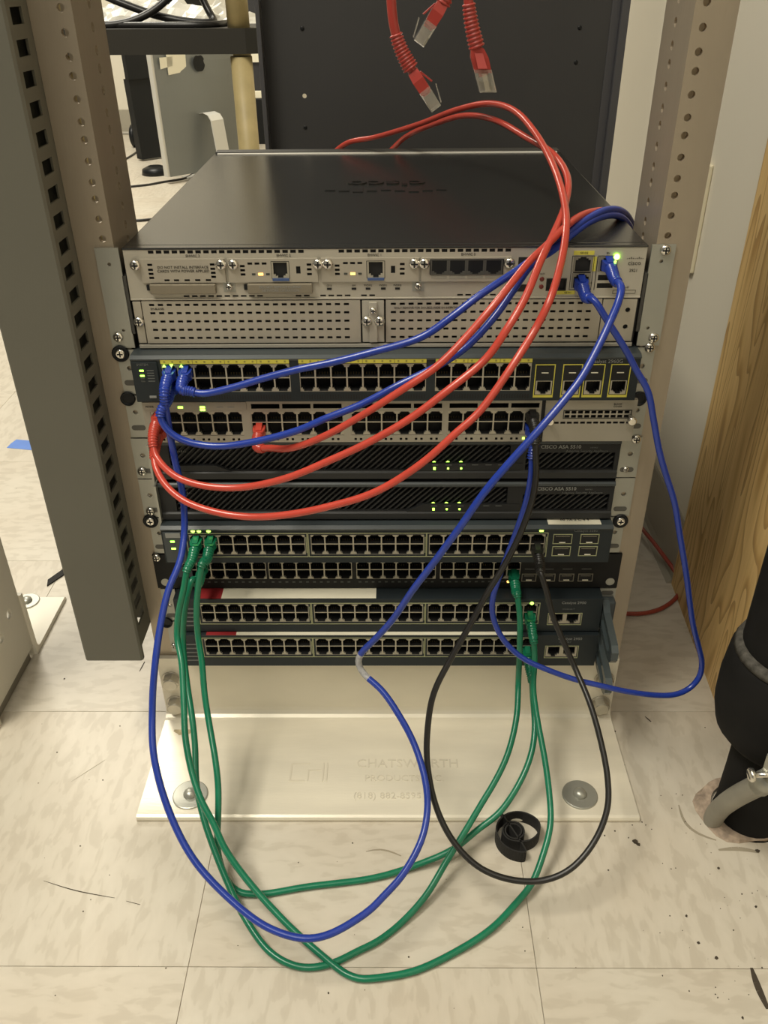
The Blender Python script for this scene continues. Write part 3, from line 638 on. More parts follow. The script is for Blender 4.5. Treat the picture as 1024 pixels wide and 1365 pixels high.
# ================================================================ two charcoal firewalls with slatted fronts
def firewall(z0, z1, y, lab, bump_x):
    d = thing('firewall_appliance', lab, 'firewall', (0, 0, z0))
    body(d, 221, z0+.6, z1-.4, 2, 330, ASAB)
    F = y
    zl, zu = z0+10.5, z0+29
    # front frame: slat window left of the LED bump and right window
    wins = [(-206, 118, zl, z0+37.2), (133, 217, zl, zu)]
    part('bezel', MB().panel(-221, 221, z0+1, z1-1.5, F, 8, wins, 0, 1).box(-220, 220, F+8, F+8.4, z0+2, z1-2, 1), [ASAB, DARK], d, 0)
    part('bezel_ridge', MB().prism([(-221, F, z1-1.5), (-221, F-1.6, z1-3), (-221, F-1.6, z1-5.4), (-221, F, z1-6.4)], (442, 0, 0)), BEZELL, d)
    part('bezel_sill', MB().prism([(-221, F, z0+9.8), (-221, F-1.8, z0+8.4), (-221, F-1.8, z0+2), (-221, F, z0+1)], (442, 0, 0)), ASAL, d)
    part('light_bar', MB().prism([(20, F-.6, zl-.4), (130, F-.6, zl-.4), (130, F-.6, zl+7.6), (36, F-.6, zl+7.6)], (0, 4, 0)), ASAB, d, .4)
    if bump_x: part('corner_bump', MB().prism([(-206, F-.6, zl-.4), (-148, F-.6, zl-.4), (-164, F-.6, zl+6), (-206, F-.6, zl+6)], (0, 4, 0)), ASAB, d, .4)
    for (x0, x1, a, b) in wins:
        H = b-a; mb = MB(); k = H*1.02
        mb.prism([(0, 0, 0), (2.1, 0, 0), (2.1+k, 0, H), (k, 0, H)], (0, 4, 0)); me = mb.mesh('grille_slat', ASAL)
        x = x0-k+8
        while x < x1-4:
            if x >= x0 and x+k+2.1 <= x1: inst('grille_slat', me, d, (x, F+2.4, a))
            else:                                   # slats that meet the side of the window
                lo, hi = max(0, (x0-x)/k), min(1, (x1-2.1-x)/k)
                if hi-lo > .1:
                    q = MB().prism([(x+k*lo, F+2.4, a+H*lo), (x+k*lo+2.1, F+2.4, a+H*lo), (x+k*hi+2.1, F+2.4, a+H*hi), (x+k*hi, F+2.4, a+H*hi)], (0, 4, 0)); part('grille_slat', q, ASAL, d)
            x += 6.1
    for x in (46.5, 59.5, 72):
        led(d, x, zl+2.2, F-.6, 1.7 if x > 50 else 2.2, 2.6 if x < 50 else 1.8, LEDG); led(d, x-.5, zl+9.6, F-.1, 3.4, 1.2, LEDG, 'up')
    for x in (47, 60, 73, 85, 98, 110): part('print_dash', MB().box(x-3, x+3, F-.8, F-.5, zl+5.6, zl+6.2), GREYD, d)
    text('CISCO ASA 5510', 5.2, (165, F-.3, z0+35.2), GREYP, d, wide=.1); text('series', 3, (196, F-.3, z0+34.8), GREYD, d)
    text('Adaptive Security Appliance', 3.5, (190, F-.3, z0+30.8), GREYD, d)
    bars_logo(d, -197, z0+31, 14, F, GREYD); text('cisco', 4.4, (-197, F-.3, z1-3.6), GREYD, d)
    for sg in (-1, 1):
        ear(d, sg, z0+.6, z1-.6, 222, 241, ZINC, [(232, z0+26, 2.4)], [(231, z0+9)])
        if sg < 0: part('ear_return', MB().box(-223.5, -221.3, -14, 40, z0+2, z1-2), ZINC, d)
    return d
z1 = z0; z0 = z1-U
fa = firewall(z0, z1, -5, 'upper of the two charcoal firewalls with diagonal slats, just below the silver switch', True)
screw(fa, 190, 628); screw(fa, 848, 585)
z1 = z0; z0 = z1-U
fb = firewall(z0, z1, -7.5, 'lower of the two charcoal firewalls with diagonal slats and green lights', False)
screw(fb, 201, 681); screw(fb, 834, 625, SCRS, 'small_screw')

# ================================================================ blue-grey switch with four SFP cages
z1 = z0; z0 = z1-U
s3 = thing('network_switch', 'blue-grey switch with four separate module sockets, directly under the firewalls', 'network switch', (0, 0, z0))
body(s3, 222, z0+.8, z1-.6)
g = [(-195.6, -80.6, 8), (-75, 37.4, 8), (42.4, 157, 8)]; hs = []
def outlines(dev, g, y, za, zb):
    for x0, x1, n in g: 
        o_ = MB(); o_.frame(x0-2.6, x1+2.6, zb, za, .7, y, .4, 0); o_.box(x1+.8, x1+1.4, y-.4, y, zb+5, za-5); part('port_group_outline', o_, OLIVE, dev)
jacks(s3, g, -19, 266.2, 254.8, 242.2, PORTF, hs)
part('bezel', MB().panel(-222.5, 222.5, z0+.6, z1-3.4, -19, 17, hs, 0, 1).box(-221, 221, -7.5, -7, z0+1, z1-2, 1), [BEZEL, DARK], s3)
part('bezel_top_edge', MB().prism([(-222.5, -.6, z1-.3), (-222.5, -17, z1-.3), (-222.5, -20.6, z1-2.6), (-222.5, -19.6, z1-4.6), (-222.5, -.6, z1-3)], (445, 0, 0)), BEZELL, s3)
outlines(s3, g, -19, 268.4, 239.6)
part('status_panel', MB().box(-221, -200, -20.2, -18, z0+2, z1-6), BEZELL, s3, .8)
part('name_tag', MB().box(-218, -203.5, -20.8, -20, 264, 269.4), GREYP, s3)
for z, M in ((259.4, LEDG), (256.6, LEDOFF), (251, LEDG), (248.4, LEDOFF)): led(s3, -212, z, -20.3, 4.2, 1.7, M)
for x in (-190.5, -184.5, -175): led(s3, x, 271.4, -19.2, 4.2, 2.6, LEDG, 'round')
led(s3, 152.4, 271, -19.2, 4, 2.6, LEDG, 'box')
for x0, x1, a, b in ((164.6, 183.4, 255, 266.6), (191.4, 209.8, 255, 266.6), (165, 183.4, 240.4, 252), (191.4, 209.8, 240.4, 252)): sfp(s3, x0, x1, a, b, -19)
text('Catalyst 3560', 4.2, (196, -19.2, 270.6), GREYD, s3)
part('asset_tag', MB().box(159, 211, -16.5, -5, z1-.3, z1+.1), LABEL, s3); text('00 7A 2 C 4 9', 5, (186, -9, z1+.4), INK, s3, rot=(0, 0, 0))
for sg in (-1, 1): ear(s3, sg, z0+1, z1-1, 222.6, 237.5, ZINC, [(229.5, z0+25.5, 2.3)], [(229.5, z0+9)])
screw(s3, 201, 694, CUP, 'cup_screw'); screw(s3, 827, 694, CUP, 'cup_screw')

# ================================================================ recessed black switch
z1 = z0; z0 = z1-U
s4 = thing('network_switch', 'black recessed switch, shaded between two blue-grey switches', 'network switch', (0, 0, z0))
body(s4, 221, z0+.8, z1-.6, 12, 300, BLACKM)
g = [(-211.4, -125.2, 6), (-122.6, -36, 6), (-31.4, 51, 6), (55.4, 138.6, 6)]; hs = []
jacks(s4, g, -3, 222.4, 211.6, 199.6, PORTF, hs)
part('bezel', MB().panel(-241, 241, z0+.8, z1-.8, -3, 2.4, hs, 0, 1).box(-221, 221, 9.5, 10, z0+1, z1-2, 1), [BLACKM, DARK], s4)
tb = MB()
for x0, x1, n in g:
    for k in range(n*2): a = x0+(k+.5)*(x1-x0)/(n*2); tb.box(a-1.4, a+1.4, -3.2, -2.9, 195.4, 197)
part('port_lights', tb, LEDOFF, s4)
for x in (148, 167.6, 187, 206.6): sfp(s4, x-7.6, x+7.6, 196.6, 206.4, -3, PORTD); part('print_dash', MB().box(x-5, x+5, -3.2, -3, 212, 212.7), GREYD, s4)
part('logo_patch', MB().box(-217, -202, -4, -2.9, 203, 217), mat('dark teal patch', (.03, .045, .06), .4), s4, 1.5)
led(s4, 126.8, 196.4, -3.2, 3, 2.4, LEDO, 'round')
sl = MB().lathe((233, -3, 196), (0, -1, 0), [(0, 4.6), (.4, 4.6)], 16); part('ear_slot', sl, ZINC, s4); part('ear_slot', MB().lathe((-232, -3, 196), (0, -1, 0), [(0, 4.6), (.4, 4.6)], 16), ZINC, s4)
screw(s4, 209, 743, SCR, 'screw', -3.2)

# ================================================================ two bottom blue-grey switches
def low_switch(z0, z1, y, lab, rows, uz0, uz1, txt, lit):
    d = thing('network_switch', lab, 'network switch', (0, 0, z0))
    body(d, 222, z0+.8, z1-.6)
    g = [(-194.8, -81.6, 8), (-76.2, 37.8, 8), (42.8, 156.8, 8)]; hs = []
    jacks(d, g, y, *rows, PORTF, hs)
    hs.append((170, 203, uz0, uz1))
    part('bezel', MB().panel(-222, 224, z0+.6, z1-1.2, y, -y-1.2, hs, 0, 1).box(-221, 221, y+11.6, y+12, z0+1, z1-2, 1), [BEZEL, DARK], d)
    part('bezel_top', MB().box(-222, 224, y, 0, z1-1.8, z1-1), BEZEL, d, .4)
    outlines(d, g, y, rows[0]+1.8, rows[2]-2.6)
    uw = (203-170)/2; um = jack_mesh('uplink_port', uw, uz1-uz0, False, PORTF, (12.2, 8, 4.4), 10)
    for k in range(2): inst('uplink_port', um, d, (170+uw*(k+.5), y+.4, uz0))
    part('uplink_outline', MB().frame(168.6, 204.4, uz0-1.4, uz1+1.4, .7, y, .4), OLIVE, d)
    text(txt, 4.6, (194, y-.2, z1-6), GREYP, d); text('1000BASE-T', 2.6, (189, y-.2, uz1+6.5), GREYD, d)
    v = MB()
    for k in range(5): v.box(-217, -200, y-.4, y+.1, z0+8+k*5.6, z0+9.4+k*5.6)
    part('mode_panel', v, GREYD, d)
    if lit: led(d, 150.5, z1-6.4, y-.1, 3.8, 3.2, LEDG, 'round')
    return d
z1 = z0; z0 = z1-U
s5 = low_switch(z0, z1, -20, 'blue-grey switch second from the bottom, with a wide white and red label on its top', (179.8, 168.6, 156), 153.4, 166.6, 'Catalyst 2950', True)
part('paper_label', MB().box(-172, -11, -18.6, -1.5, z1-1, z1-.55), LABEL, s5); part('red_label', MB().box(-196, -172, -18.8, -1.5, z1-1, z1-.5), LABELR, s5)
z1 = z0; z0 = z1-U
s6 = low_switch(z0, z1, -25, 'bottom blue-grey switch of the stack, with a thin white label along its upper edge', (137, 126.6, 114.4), 111.6, 126, 'Catalyst 2950', False)
part('paper_label', MB().box(-160, 140, -24.6, -19.5, z1-1, z1-.55), LABEL, s6); part('red_label', MB().box(-192, -160, -24.8, -19.5, z1-1, z1-.5), LABELR, s6)
for d_, zz in ((s5, 143), (s6, 98.6)):
    for sg in (-1, 1):
        ear(d_, sg, zz+1, zz+U-1, 224.2, 241 if sg > 0 else 239, ZINC, [(232, zz+22, 2.4)], [(232, zz+38)] if sg > 0 else [(231, zz+8)])
    # cable guide: flat rounded loop standing forward of the ear
    q = []
    Y0, Y1, Za, Zb = -12, -70, zz+2, zz+34
    mount = MB().box(226, 240, -14, -2.6, zz+8, zz+34)
    mo = part('cable_guide', mount, BEZELL, d_, 2)
    out = [(-6, zz+34), (-6, zz+10), (-20, zz+2), (-58, zz-4), (-66, zz-2), (-70, zz+4), (-70, zz+14), (-64, zz+19), (-24, zz+28), (-12, zz+36)]
    inn = [(-18, zz+24), (-18, zz+14), (-26, zz+9), (-52, zz+3), (-58, zz+5), (-60, zz+9), (-58, zz+13), (-46, zz+16.5), (-28, zz+20.5), (-21, zz+25)]
    lp = MB(); n = len(out)
    for xx in (225.5, 232.5):
        for k in range(n): lp.poly([(xx, *out[k]), (xx, *out[(k+1) % n]), (xx, *inn[(k+1) % n]), (xx, *inn[k])])
    for k in range(n):
        lp.poly([(225.5, *out[k]), (232.5, *out[k]), (232.5, *out[(k+1) % n]), (225.5, *out[(k+1) % n])], 0, True)
        lp.poly([(225.5, *inn[k]), (232.5, *inn[k]), (232.5, *inn[(k+1) % n]), (225.5, *inn[(k+1) % n])], 0, True)
    part('guide_loop', lp, mat('guide enamel', (.05, .065, .07), .22), mo)
screw(s6, 232, 860, SCRS, 'small_screw'); screw(s5, 222, 829, CUPE, 'cup_washer')

# ================================================================ patch cables
def pt(a):
    if isinstance(a, Vector): return a
    u, v, d = a
    return P(u, v, z=d[1]) if isinstance(d, tuple) else P(u, v, y=d)
def arc(path, s0, s1):
    out = []; s = 0
    for a, b in zip(path, path[1:]):
        if s0 <= s <= s1: out.append(a)
        s += (b-a).length
    return out
def plug_parts(t, path, M, ribs=11, clear=False):
    """hood and ribbed boot along the first 36 mm of path (path starts inside the port)"""
    d0 = (path[4]-path[0]).normalized(); side = d0.cross(Vector((0, 0, 1))).normalized() if abs(d0.z) < .9 else Vector((1, 0, 0)); upv = side.cross(d0).normalized()
    o = path[0]; hd = MB()
    def ring(s, a, b): return [o+d0*s+side*x+upv*z for x, z in ((-a, -b), (a, -b), (a, b), (-a, b))]
    secs = [ring(2, 5.4, 3.6), ring(11, 5.7, 3.9), ring(15, 4.6, 3.6), ring(17, 3.9, 3.4)]
    for A, B in zip(secs, secs[1:]):
        for k in range(4): hd.poly([A[k], A[(k+1) % 4], B[(k+1) % 4], B[k]])
    hd.poly(secs[0][::-1]); hd.poly(secs[-1])
    ho = part('plug', hd, M, t, .6)
    if clear:
        cl = MB(); a = ring(-10, 5.6, 3.7); b = ring(4, 5.75, 3.85)
        for k in range(4): cl.poly([a[k], a[(k+1) % 4], b[(k+1) % 4], b[k]])
        cl.poly(a[::-1]); cl.poly(b); part('clear_tip', cl, CLEAR, ho, .5)
        cp = MB(); q = [o+d0*(-9)+upv*4.2, o+d0*2+upv*7.6]
        cp.prism([q[0]-side*1.6, q[0]+side*1.6, q[1]+side*1.6, q[1]-side*1.6], upv*.9); part('latch', cp, CLEAR, ho)
        ct = MB()
        for k in range(8): x = -3.6+k*1.03; ct.prism([o+d0*(-9.4)+side*(x-.25)-upv*3.2, o+d0*(-9.4)+side*(x+.25)-upv*3.2, o+d0*(-4)+side*(x+.25)-upv*3.2, o+d0*(-4)+side*(x-.25)-upv*3.2], -upv*.7)
        part('contacts', ct, GOLD, ho)
    hk = MB(); q0 = o+d0*14+upv*3.4; q1 = o+d0*5+upv*6.4
    hk.prism([q0-side*2.6, q0+side*2.6, q1+side*3, q1-side*3], upv*.9); part('latch_guard', hk, M, ho)
    bt = arc(path, 15, 46); n = len(bt)
    if n > 3:
        pts = []; rr = []; N = ribs*4
        for k in range(N):
            f_ = k/(N-1)*(n-1); i = min(int(f_), n-2); pts.append(bt[i].lerp(bt[i+1], f_-i)); base_r = 5.0-1.1*k/N
            rr.append(base_r+(.45 if k % 4 in (1, 2) else -.35))
        part('boot', MB().tube(pts, rr, 12), M, t)
def cable(label, pts, M, start=None, end=None, r=3.1, group=None, name='patch_cable', grey=None, cs=False, ce=False):
    """start / end: jack (x, y of face, z) the cable is plugged into"""
    q = [pt(a) for a in pts]
    def lead(j, nxt):
        x, y, z = j; return [Vector((x, y+6, z)), Vector((x, y-4, z)), Vector((x, y-16, z-1)), Vector((x, y-27, z-5))]
    if start: q = lead(start, q[0])+q
    if end: q = q+lead(end, q[-1])[::-1]
    path = spline(q, 4)
    cx = sum(p.x for p in path)/len(path); cy = sum(p.y for p in path)/len(path); zl = min(p.z for p in path)-r
    t = thing(name, label, 'cable', (cx, cy, zl), group)
    if grey:
        g_ = P(*grey[:2], y=grey[2]); k0 = min(range(len(path)), key=lambda k: (path[k]-g_).length)
        part('jacket', MB().tube(path, r, 10, mfun=lambda k: 1 if abs(k-k0) < grey[3] else 0), [M, GREYC], t)
    else: part('jacket', MB().tube(path, r, 10), M, t)
    if start or cs: plug_parts(t, path, M, clear=cs)
    if end or ce: plug_parts(t, path[::-1], M, clear=ce)
    return t
Zf = lambda z: ('z', z)
R_ = 3.15
cable('red cable arching highest over the router, dropping to the lowest red sweep across the front',
      [Vector((-95, 520, 430)), Vector((-80, 478, 520)), (460, 192, 452), (500, 183, 420), (560, 165, 350), (610, 146, 290), (650, 138, 250), (685, 147, 200), (712, 175, 150), (735, 215, 100), (750, 258, 47), (755, 300, -2), (749, 345, -34), (733, 400, -66), (713, 440, -74), (690, 477, -88), (639, 549, -106), (608, 577, -112), (563, 617, -117), (500, 656, -116), (439, 675, -112), (383, 686, -106), (332, 689, -98), (281, 681, -90), (243, 666, -80), (218, 643, -67), (206, 618, -54)],
      RED, None, (-207.5, -13, 378.6), R_)
cable('red cable running beneath the highest red arch, then the middle red sweep with printed text',
      [Vector((-20, 520, 430)), Vector((-8, 478, 520)), (530, 192, 452), (545, 180, 425), (580, 165, 370), (620, 154, 310), (660, 160, 250), (700, 182, 185), (738, 206, 125), (757, 238, 76), (753, 275, 36), (738, 312, -7), (722, 345, -36), (699, 400, -64), (675, 440, -77), (649, 477, -82), (596, 521, -92), (545, 559, -97), (487, 592, -98), (439, 614, -97), (383, 637, -94), (320, 650, -86), (269, 647, -80), (231, 633, -69), (206, 604, -48)],
      RED, None, (-207.5, -13, 391), R_)
cable('red cable beside the blue pair on the router lid, plugged into the silver switch',
      [Vector((262, 140, 400)), Vector((258, 132, 500)), (846, 308, 112), (832, 290, 96), (808, 281, 66), (778, 286, 31), (750, 306, -5), (728, 328, -21), (708, 346, -31), (664, 400, -56), (621, 450, -68), (583, 488, -77), (537, 519, -81), (487, 551, -80), (431, 582, -74), (385, 598, -62), (357, 597, -48)],
      RED, None, (-116, -13, 379), R_)
cable('blue cable of the upper sweep across the switch with yellow numbers',
      [Vector((250, 128, 400)), Vector((246, 118, 500)), (844, 303, 104), (833, 284, 86), (812, 279, 60), (784, 291, 30), (752, 314, 2), (720, 338, -12), (690, 360, -22), (639, 394, -37), (600, 424, -44), (563, 449, -47), (494, 470, -50), (443, 483, -49), (399, 492, -48), (356, 503, -47), (305, 518, -47), (267, 525, -46), (249, 520, -44)],
      BLUE, None, (-175, -19, 438), R_)
cable('blue cable of the lower sweep, bending left below the yellow-numbered switch',
      [Vector((240, 118, 400)), Vector((238, 112, 500)), (843, 312, 96), (831, 291, 80), (810, 287, 56), (784, 297, 28), (761, 314, 6), (734, 336, -13), (711, 350, -20), (687, 383, -36), (658, 424, -50), (620, 464, -58), (583, 488, -62), (532, 513, -68), (482, 539, -70), (431, 559, -70), (399, 573, -68), (343, 588, -64), (292, 595, -60), (254, 590, -56), (229, 579, -54), (216, 563, -52), (212, 548, -50)],
      BLUE, None, (-189, -19, 425), R_)
cable('long blue cable from the green-lit router port that hangs in the big front loop',
      [(829, 383, -52), (826, 398, -58), (813, 430, -72), (790, 477, -88), (772, 508, -98), (722, 569, -116), (678, 618, -126), (649, 652, -130), (613, 703, -130), (576, 753, -126), (550, 787, -122), (522, 828, -116), (496, 856, -112), (481, 871, -110), (477, 882, -110), (484, 897, -113), (509, 920, -126), (530, 950, -142), (552, 991, -162), (567, 1040, Zf(110)), (570, 1077, Zf(95)), (563, 1117, Zf(82)), (537, 1166, Zf(70)), (511, 1195, Zf(64)), (492, 1214, Zf(61)), (438, 1246, Zf(57)), (405, 1251, Zf(57)), (356, 1236, Zf(61)), (306, 1198, Zf(72)), (257, 1144, Zf(92)), (224, 1078, Zf(120)), (205, 1007, Zf(153)), (203, 946, -170), (206, 893, -152), (214, 833, -126), (225, 785, -104), (240, 748, -86), (246, 706, -66), (243, 655, -52), (235, 621, -48), (228, 586, -47), (223, 556, -46)],
      BLUE, (187, -2, 527), (-189, -19, 438), R_, grey=(478, 885, -110, 4))
cable('blue cable from the lower router port, hanging past the right upright and sweeping back left',
      [(790, 397, -42), (810, 428, -48), (837, 471, -52), (848, 493, -54), (864, 521, -56), (871, 557, -58), (879, 601, -60), (888, 633, -61), (899, 668, -62), (906, 710, -63), (915, 765, -64), (924, 832, -64), (932, 864, -64), (936, 884, -64), (932, 904, -66), (919, 918, -70), (900, 926, -76), (879, 927, -80), (837, 922, -86), (801, 914, -88), (764, 905, -86), (728, 892, -82), (703, 881, -76), (686, 869, -70), (669, 850, -64), (658, 825, -60), (656, 806, -58), (659, 789, -56), (667, 765, -54), (678, 736, -53), (690, 704, -52), (701, 671, -50), (706, 648, -48), (709, 625, -46), (709, 606, -42)],
      BLUE, (166, -2, 511), (133.6, -13, 380), 2.9)
cable('black cable hanging in a wide loop down to the floor, right of the blue loop',
      [(714, 600, -46), (715, 629, -52), (711, 661, -60), (701, 693, -68), (689, 722, -76), (674, 751, -84), (650, 790, -96), (625, 836, -110), (600, 880, -124), (578, 925, -140), (570, 973, -156), (570, 1021, Zf(112)), (582, 1077, Zf(84)), (604, 1121, Zf(64)), (637, 1155, Zf(50)), (678, 1172, Zf(44)), (723, 1174, Zf(44)), (760, 1159, Zf(52)), (793, 1121, Zf(68)), (810, 1077, Zf(88)), (810, 1036, Zf(106)), (800, 984, Zf(128)), (786, 936, Zf(148)), (767, 891, -98), (752, 857, -86), (737, 821, -74), (728, 786, -64), (720, 760, -56)],
      BLKC, (133.6, -13, 392), (149.8, -19, 249), 2.9)
gF = Zf(3.4)
cable('green cable from the black switch, with the middle of three floor bends',
      [(689, 789, -34), (693, 821, -44), (692, 886, -52), (691, 910, -56), (689, 954, Zf(84)), (678, 1002, Zf(66)), (663, 1036, Zf(54)), (641, 1073, Zf(42)), (619, 1110, Zf(32)), (596, 1147, Zf(22)), (567, 1195, Zf(10)), (531, 1234, gF), (500, 1257, gF), (481, 1266, gF), (438, 1286, gF), (399, 1289, gF), (361, 1270, Zf(6)), (328, 1226, Zf(12)), (306, 1182, Zf(22)), (284, 1128, Zf(42)), (270, 1085, Zf(60)), (262, 1045, Zf(76)), (260, 993, Zf(96)), (256, 955, Zf(112)), (249, 908, Zf(132)), (244, 857, -58), (245, 825, -52), (250, 793, -46), (257, 770, -38)],
      GREEN, (131.7, -3, 205), (-190, -3, 217), R_)
cable('green cable with the longest loop, its lowest bend lying nearest on the floor',
      [(711, 850, -50), (713, 880, -56), (711, 917, Zf(112)), (717, 962, Zf(90)), (726, 1010, Zf(70)), (732, 1054, Zf(52)), (734, 1099, Zf(36)), (723, 1143, Zf(22)), (709, 1178, Zf(12)), (689, 1203, Zf(7)), (654, 1239, Zf(5)), (602, 1272, gF), (551, 1295, gF), (500, 1304, gF), (478, 1305, gF), (462, 1299, gF), (438, 1281, Zf(6)), (383, 1232, Zf(16)), (328, 1171, Zf(38)), (298, 1128, Zf(58)), (285, 1098, Zf(72)), (271, 1073, Zf(84)), (262, 1050, Zf(94)), (254, 1022, Zf(106)), (247, 982, Zf(124)), (245, 936, Zf(144)), (242, 881, Zf(168)), (236, 849, -74), (238, 817, -66), (245, 785, -60), (251, 754, -52)],
      GREEN, (149.7, -20, 163), (-188.4, -19, 258), R_)
cable('green cable from the bottom switch, with the shallow sweep just in front of the base',
      [(709, 905, -58), (710, 925, -62), (713, 973, Zf(76)), (708, 1006, Zf(62)), (693, 1043, Zf(46)), (667, 1082, Zf(32)), (637, 1106, Zf(22)), (604, 1132, Zf(14)), (556, 1153, Zf(6)), (500, 1170, gF), (410, 1182, gF), (345, 1192, gF), (316, 1188, Zf(6)), (300, 1168, Zf(12)), (290, 1133, Zf(28)), (290, 1108, Zf(42)), (291, 1079, Zf(58)), (291, 1050, Zf(72)), (287, 1012, Zf(90)), (279, 965, Zf(108)), (273, 927, Zf(128)), (269, 881, Zf(154)), (264, 849, -66), (262, 817, -62), (264, 785, -58), (271, 748, -52)],
      GREEN, (149.7, -25, 119.6), (-174, -19, 258), R_)
cable('dark red cable curled on the floor behind the right upright',
      [Vector((250, 330, 3)), P(840, 695, z=4), P(862, 712, z=30), P(885, 741, z=28), P(900, 762, z=18), P(908, 778, z=6), P(902, 796, z=4), P(880, 812, z=4), P(855, 818, z=4), P(836, 818, z=4), Vector((270, 175, 4)), Vector((225, 160, 4))],
      mat('dark red cable', (.3, .05, .03), .4), None, None, 3)
# three unplugged red ends hanging into the picture from above
def dangling(label, pts, yy):
    q = [P(u, v, y=d) for u, v, d in pts]
    return cable(label, q, mat('shaded red', (.3, .03, .022), .4), None, None, 3.1, 'loose red cable ends hanging from above', cs=True)  # darker red: the shadow on these ends is put into the colour
dangling('leftmost unplugged red cable end hanging above the router, boot ribbed', [(570, 126, -92), (560, 110, -92), (548, 92, -92), (536, 70, -92), (527, 45, -92), (523, 20, -92), (521, -20, -92), (520, -120, -92), (518, -260, -92)], 0)
dangling('middle unplugged red cable end, highest of the three, clear tip tilted left', [(570, 38, -90), (580, 22, -90), (590, 5, -90), (598, -12, -90), (603, -40, -90), (606, -80, -90), (606, -140, -90), (604, -260, -90)], 0)
dangling('rightmost unplugged red cable end hanging above the router, tip pointing down', [(645, 101, -94), (641, 84, -94), (636, 64, -94), (630, 40, -94), (626, 16, -94), (623, -20, -94), (621, -70, -94), (619, -140, -94), (616, -260, -94)], 0)

# hook-and-loop strap coiled on the floor, standing on edge
st = MB(); c0 = Vector((132, -172, 0)); pts = []
def sp(a, r, dx=0, dy=0): return Vector((c0.x+dx+r*math.cos(a), c0.y+dy+r*math.sin(a), 0))
for k in range(30): pts.append(sp(-1.0+k*.42, 7.2+k*.17, -6, 1))
b_ = sp(-1.0+29*.42, 7.2+29*.17, -6, 1)
for k in range(1, 24): a = -1.0+29*.42+k*.27; rr = 12.1+min(1, k/7)*11.5; pts.append(sp(a, rr, -6+6*min(1, k/7), 1-min(1, k/7)))
pts.append(Vector((c0.x-16, c0.y+27, 0))); pts.append(Vector((c0.x-11, c0.y+33, 0)))
pts = spline(pts, 2.5)
for k in range(len(pts)-1):
    a, b = pts[k], pts[k+1]; d = (b-a).normalized(); n = Vector((-d.y, d.x, 0))*.8; H = Vector((0, 0, 15 if k < len(pts)-9 else 15-(k-len(pts)+9)*1.1))
    for q in ([a-n, b-n, b-n+H, a-n+H], [a+n, b+n, b+n+H, a+n+H], [a-n+H, b-n+H, b+n+H, a+n+H], [a-n, b-n, b+n, a+n]): st.poly(q)
single('cable_strap', st, VELC, 'black hook-and-loop strap coiled on the floor inside the black cable loop', 'strap')

# ================================================================ vertical cable duct on the left upright
du = thing('cable_duct', 'olive-grey vertical cable duct with a row of square slots, hung on the left upright', 'cable duct', (-290, -20, 122))
L0, L1 = -319, -257.8; zb, zt = 122, 1500
part('cover', MB().prism([(L0, -16, zb), (L0, -40, zb), (L0+2, -42, zb), (L1-2, -42, zb), (L1, -40, zb), (L1, -36, zb), (L1-1.6, -36, zb), (L1-1.6, -40, zb), (L0+1.6, -40, zb), (L0+1.6, -16, zb)][::-1], (0, 0, zt-zb)), DUCT, du)
# slotted side wall (plane x): openings every 20 mm
def side(x, th, y0, y1, z0_, z1_, hs):
    mb = MB().panel(y0, y1, z0_, z1_, 0, th, hs); mb.v = [(x-b, a, c) for a, b, c in mb.v]
    m2 = MB().panel(y0, y1, z0_, z1_, th, 0, hs); mb2 = [(x-b, a, c) for a, b, c in m2.v]
    i = len(mb.v); mb.v += mb2; mb.f += [tuple(k+i for k in f_) for f_ in m2.f]; mb.m += m2.m; mb.s += m2.s; return mb
hs = []; z = 710.5
while z > 160: hs.append((-33, -11, z-5.4, z+5.4)); z -= 20.1
part('slotted_side', side(-257.9, 1.8, -38, 2, 138, zt, hs), DUCT, du)
part('slotted_side', side(-316.5, 1.8, -38, 0, 138, zt, hs), DUCT, du)
part('back', MB().box(-317, -259.8, 0, 2, 146, zt), DUCT, du)
part('hook', MB().box(-259.4, -257.5, 2, 14, 800, 850), DUCT, du)
inst('screw', SCRS, du, (-292, -2.2, 168))

# ================================================================ neighbouring white rack on the left edge
nr = thing('equipment_rack', 'white-painted rack base and upright of the next rack at the left edge', 'rack', (-520, 60, 0))
mb = MB().holed((-452, -14, 15), (0, 1, 0), (0, 0, 1), (-1, 0, 0), 70, 1485, [(57, 65, 6.5), (40, 640, 6), (40, 900, 6)], 6, 0, 18)
mb.holed((-452, 56, 15), (0, 1, 0), (0, 0, 1), (-1, 0, 0), 48, 1485, [(18, 76, 6.8)], 6, 0, 18)
mb.box(-500, -458, -14, -8, 15, 1500); mb.box(-500, -458, 98, 104, 15, 1500)
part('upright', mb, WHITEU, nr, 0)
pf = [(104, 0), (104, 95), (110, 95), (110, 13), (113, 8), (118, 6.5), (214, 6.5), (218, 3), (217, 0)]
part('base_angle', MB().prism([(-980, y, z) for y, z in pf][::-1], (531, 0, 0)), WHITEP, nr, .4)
pf = [(-15, 0), (-15, 95), (-22, 95), (-22, 20), (-26, 10), (-34, 7), (-150, 7), (-156, 3), (-155, 0)]
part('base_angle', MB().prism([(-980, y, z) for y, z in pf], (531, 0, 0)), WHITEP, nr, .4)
part('recess_filler', MB().box(-505, -455, -10, 96, 0, 12), mat('dark grey filler', (.22, .2, .16), .6), nr)  # dark grey filler standing in for the recess under the upright
wq = P(36, 802, z=6.5)
part('floor_washer', MB().lathe((wq.x, wq.y, 6.5), (0, 0, 1), [(0, 17), (1.5, 16.8), (1.8, 16), (1.8, .1)], 28, 0, False), ZINC, nr)
part('anchor_head', MB().lathe((wq.x, wq.y, 8.2), (0, 0, 1), [(0, 7.6), (2.5, 7), (4.6, 5), (5.4, 1)], 18), ZINC, nr)
